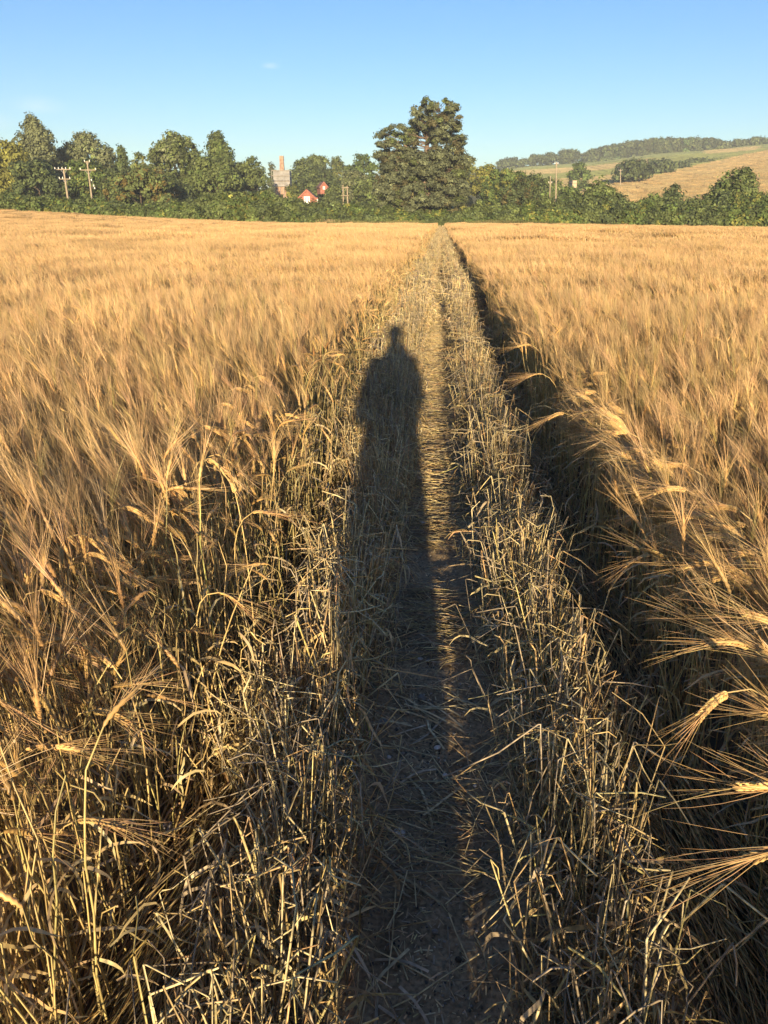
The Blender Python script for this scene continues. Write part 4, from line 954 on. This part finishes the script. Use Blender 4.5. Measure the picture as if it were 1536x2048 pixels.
g = Geo(); g.add([(1.9, -3.3, 3.2), (2.1, 3, 3.2), (3.0, 3, 1.2), (2.9, -3.3, 1.2)], [[0, 1, 2, 3]], np.ones(3)); g.box((1.9, -3.0, 2.6), (.75, .5, .9)); g.obj('side_wing', M_BRICK, r, False)
g = Geo(); g.box((2.55, -3.6, 2.7), (.09, .06, .45)); g.obj('white_post', M_WHITE, r, False)
house('smaller brick gable partly hidden by trees, behind the red house', 644, 365, 262, 2.3, 2.2, 1.3, 5, [(0, 1.8, .5, .7)], rz=.3, chim=False)
def kiln():
    d = 255.; p = at_d(563, 312, d); m = 1590/d; root = empty('brick_kiln', (p[0], p[1], p[2]-11.0), YAW); tag(root, 'old brick kiln with a tapering chimney rising out of scaffold sheeting', 'kiln'); H = 11.0
    s = d/1709
    zc = H-38*s                                                   # where the chimney leaves the sheeting
    def frus(g, z0, w0, z1, w1):
        V = [(-w0, -w0, z0), (w0, -w0, z0), (w0, w0, z0), (-w0, w0, z0), (-w1, -w1, z1), (w1, -w1, z1), (w1, w1, z1), (-w1, w1, z1)]
        g.add(V, [[0, 1, 5, 4], [1, 2, 6, 5], [2, 3, 7, 6], [3, 0, 4, 7], [4, 5, 6, 7]], np.ones(3))
    g = Geo(); frus(g, zc-3, 5.9*s, H-8*s, 3.9*s); g.obj('chimney', M_OLDBRICK, root, False)
    g = Geo(); frus(g, H-8*s, 4.3*s, H, 4.1*s); g.obj('chimney_cap', M_OLDBRICK, root, False)
    g = Geo(); frus(g, -2, 15*s, zc+3*s, 13*s); g.obj('kiln_body', M_OLDBRICK, root, False)
    zt = zc+10*s
    for i, (z0, z1) in enumerate(((zt-9.5*s, zt), (zt-19*s, zt-10.5*s), (zt-30*s, zt-20*s))):
        for (cx, cyy, hx, hy) in ((0, -16.2*s, 16*s, .04), (16.2*s, 0, .04, 15.8*s), (-16.2*s, 0, .04, 15.8*s)):
            g = Geo(); g.box((cx+(0 if hx < 1 else 0), cyy, (z0+z1)/2), (hx, hy, (z1-z0)/2)); g.obj('sheet', M_SHEET, root, False)
    for ux in (-20, -16.8, -10, -3, 4, 10, 16.8):
        for yy in (-17.2*s, 17.2*s):
            g = Geo(); cyl(g, (ux*s, yy, -2), (ux*s, yy, zt+(6*s if abs(ux) in (10,) else 1.5*s)), .05, .05, 5); g.obj('scaffold_pole', M_STEEL, root)
    for z in (zt, zt-10*s, zt-20*s, zt-30*s):
        g = Geo(); cyl(g, (-21*s, -17.6*s, z), (18*s, -17.6*s, z), .05, .05, 5); g.obj('scaffold_rail', M_STEEL, root)
        g = Geo(); g.box((-1.5*s, -17*s, z-.05), (19*s, .3, .04)); g.obj('scaffold_board', M_POLE, root, False)
kiln()
def shed(label, u, v, dist, w_, h, mat):
    p = at_d(u, v, dist); root = empty('barn', (p[0], p[1], p[2]-h), YAW); tag(root, label, 'barn')
    g = Geo(); g.box((0, 0, h*.3), (w_/2, 3, h*.3+1)); g.obj('wall', M_RENDER if mat else M_BRICK, root, False)
    for s_ in (-1, 1):
        g = Geo(); V = [(-w_/2-.3, s_*3.4, h*.6), (w_/2+.3, s_*3.4, h*.6), (w_/2+.3, 0, h), (-w_/2-.3, 0, h)]; g.add(V, [[0, 1, 2, 3]], np.ones(3)); g.obj('roof', M_OLDBRICK, root, False)
shed('tiny pale-walled barn below the hilltop wood', 1381, 313, 770, 6, 4, 1)
shed('low pale shed between the thin pole and the round field tree', 1146, 365, 330, 1.7, 1.0, 1)

# ------------------------------------------------------------------ the photographer, standing behind the camera, throwing the long shadow
def person():
    y0 = -.42; sl = SUN_AZ; x0 = .02
    root = empty('person', (x0, y0, .02)); tag(root, 'person in a dark jacket holding a phone up with both hands, casting the long shadow', 'person')
    J = {'pel': (0, 0, .95), 'wst': (0, .0, 1.08), 'chs': (0, .0, 1.27), 'nkb': (0, 0, 1.46), 'nck': (0, .02, 1.52), 'hd0': (0, .03, 1.58), 'hd1': (0, .035, 1.66), 'hd2': (0, .03, 1.71)}
    R = {'pel': (.165, .11), 'wst': (.15, .10), 'chs': (.165, .11), 'nkb': (.085, .075), 'nck': (.055, .055), 'hd0': (.066, .078), 'hd1': (.078, .092), 'hd2': (.06, .07)}
    E = [('pel', 'wst'), ('wst', 'chs'), ('chs', 'nkb'), ('nkb', 'nck'), ('nck', 'hd0'), ('hd0', 'hd1'), ('hd1', 'hd2')]
    for s_, n in ((-1, 'l'), (1, 'r')):
        J.update({'sh'+n: (s_*.145, 0, 1.42), 'el'+n: (s_*.20, .06, 1.10), 'wr'+n: (s_*.085, .33, 1.40), 'hp'+n: (s_*.095, 0, .88), 'kn'+n: (s_*.068+.04, .03, .50), 'an'+n: (s_*.056+.05, -.02, .09), 'to'+n: (s_*.066+.05, .14, .04)})
        R.update({'sh'+n: (.068, .068), 'el'+n: (.05, .05), 'wr'+n: (.03, .026), 'hp'+n: (.105, .1), 'kn'+n: (.085, .08), 'an'+n: (.075, .07), 'to'+n: (.045, .03)})
        E += [('chs', 'sh'+n), ('sh'+n, 'el'+n), ('el'+n, 'wr'+n), ('pel', 'hp'+n), ('hp'+n, 'kn'+n), ('kn'+n, 'an'+n), ('an'+n, 'to'+n)]
    ks = list(J); me = bpy.data.meshes.new('body'); me.from_pydata([J[k] for k in ks], [(ks.index(a), ks.index(b)) for a, b in E], [])
    ob = link('body', me, root); md = ob.modifiers.new('s', 'SKIN'); sd = me.skin_vertices[0].data
    for i, k in enumerate(ks): sd[i].radius = R[k]; sd[i].use_root = (k == 'pel')
    md.use_smooth_shade = True; sb = ob.modifiers.new('d', 'SUBSURF'); sb.levels = 2; sb.render_levels = 2
    m, t = new_mat('clothed_body'); L = t.links.new; out = N(t, 'ShaderNodeOutputMaterial'); p = N(t, 'ShaderNodeBsdfPrincipled'); L(p.outputs[0], out.inputs[0]); p.inputs['Roughness'].default_value = .8
    tc = N(t, 'ShaderNodeTexCoord'); sx = N(t, 'ShaderNodeSeparateXYZ'); L(tc.outputs['Object'], sx.inputs[0]); cr = N(t, 'ShaderNodeValToRGB'); cr.color_ramp.interpolation = 'CONSTANT'
    mr = N(t, 'ShaderNodeMapRange'); mr.inputs[1].default_value = 0; mr.inputs[2].default_value = 2; L(sx.outputs[2], mr.inputs[0]); L(mr.outputs[0], cr.inputs[0])
    e = cr.color_ramp.elements; e[0].position = 0; e[0].color = (.06, .045, .035, 1); e[1].position = .055; e[1].color = (.06, .07, .10, 1)
    for pos, c in ((.45, (.05, .07, .12)), (.745, (.52, .32, .23))): q = e.new(pos); q.color = (*c, 1)
    L(cr.outputs[0], p.inputs['Base Color']); me.materials.append(m)
    # jacket body, hanging loose over hips
    g = Geo(); zs = np.array([1.50, 1.46, 1.40, 1.28, 1.05, .85, .70, .60]); rx = np.array([.065, .10, .160, .180, .185, .18, .165, .15]); ry = np.array([.07, .09, .12, .14, .15, .16, .17, .17]); na = 20
    an = np.arange(na)*2*math.pi/na; V = np.stack([rx[:, None]*np.cos(an), ry[:, None]*np.sin(an), np.repeat(zs[:, None], na, 1)], -1)+rng.normal(0, .003, (8, na, 3))
    i = np.arange(8*na).reshape(8, na); j = np.roll(i, -1, 1); g.add(V.reshape(-1, 3), np.stack([i[:-1], i[1:], j[1:], j[:-1]], -1).reshape(-1, 4), np.ones(3)); g.obj('jacket', M_CLOTH, root)
    for s_ in (-1, 1):
        g = Geo(); g.tubes(np.array([[(s_*.135, 0, 1.43), (s_*.175, .03, 1.28), (s_*.205, .06, 1.10), (s_*.15, .18, 1.24), (s_*.105, .30, 1.375)]]), np.array([.066, .064, .058, .05, .042]), 12, np.ones(3), rng, np.array([[[.1, .3, 1.]]])); g.obj('sleeve', M_CLOTH, root)
    # hair, face
    V = []; nu, nv = 16, 9
    for q in range(nv):
        th = math.radians(5+q*13)
        for k in range(nu):
            a = 2*math.pi*k/nu; front = max(0, math.sin(a)); z = math.cos(th) if front < .3 else max(math.cos(th), .25)
            V.append((.088*math.sin(th)*math.cos(a), .10*math.sin(th)*math.sin(a)+.02, 1.66+.10*z))
    i = np.arange(nu*nv).reshape(nv, nu); j = np.roll(i, -1, 1); g = Geo(); g.add(V, np.stack([i[:-1], i[1:], j[1:], j[:-1]], -1).reshape(-1, 4), np.ones(3)); g.obj('hair', M_HAIR, root)
    for s_ in (-1, 1):
        o = link('eye', stone_mesh(.013, np.random.default_rng(2), M_WHITE), root); o.location = (s_*.032, .112, 1.645)
        o = link('ear', stone_mesh(.024, np.random.default_rng(4), M_SKIN), root); o.location = (s_*.086, .03, 1.63); o.scale = (.4, .7, 1.3)
    g = Geo(); g.tubes(np.array([[(0, .112, 1.65), (0, .128, 1.615), (0, .115, 1.605)]]), np.array([.008, .014, .009]), 8, np.ones(3), rng); g.obj('nose', M_SKIN, root)
    g = Geo(); g.tubes(np.array([[(-.024, .103, 1.575), (0, .112, 1.574), (.024, .103, 1.575)]]), np.array([.003, .006, .003]), 6, np.ones(3), rng); g.obj('mouth', M_BRICK, root)
    for s_ in (-1, 1):
        g = Geo(); g.tubes(np.array([[(s_*.085, .325, 1.395), (s_*.08, .35, 1.43), (s_*.062, .365, 1.47)]]), np.array([.026, .032, .026]), 10, np.ones(3), rng, np.array([[[1., 0, 0]]])); h = g.obj('hand', M_SKIN, root)
        for q in range(4):
            z = 1.445+q*.022; g = Geo(); g.tubes(np.array([[(s_*.07, .365, z), (s_*.058, .383, z+.004), (s_*.040, .3905, z+.004), (s_*.024, .3905, z)]]), np.array([.0095, .009, .008, .006]), 8, np.ones(3), rng); g.obj('finger', M_SKIN, h)
        g = Geo(); g.tubes(np.array([[(s_*.07, .35, 1.44), (s_*.05, .352, 1.47), (s_*.025, .356, 1.50)]]), np.array([.012, .011, .008]), 8, np.ones(3), rng); g.obj('thumb', M_SKIN, h)
    g = Geo(); g.box((0, 0, 0), (.036, .0045, .074)); ph = g.obj('phone', M_PHONE, None, False); ph.location = (x0-.02, y0+.375, 1.47); tag(ph, 'black phone held up by the person standing on the path', 'phone')
    g = Geo(); g.box((0, -.0048, 0), (.033, .0008, .070)); g.obj('screen', M_GLASSY, ph, False)
person()

# ------------------------------------------------------------------ thin evening haze
HAZE = 0.00031
def haze():
    g = Geo(); g.box((0, 0, 59.), (4350, 4350, 61.5)); m, t = new_mat('haze_air'); out = N(t, 'ShaderNodeOutputMaterial'); v = N(t, 'ShaderNodeVolumePrincipled')
    v.inputs['Color'].default_value = (.86, .92, 1, 1); v.inputs['Density'].default_value = HAZE; v.inputs['Anisotropy'].default_value = .0
    t.links.new(v.outputs[0], out.inputs['Volume']); tag(g.obj('haze', m, None, False), 'thin pale haze over the far trees and hill', kind='stuff')
haze()
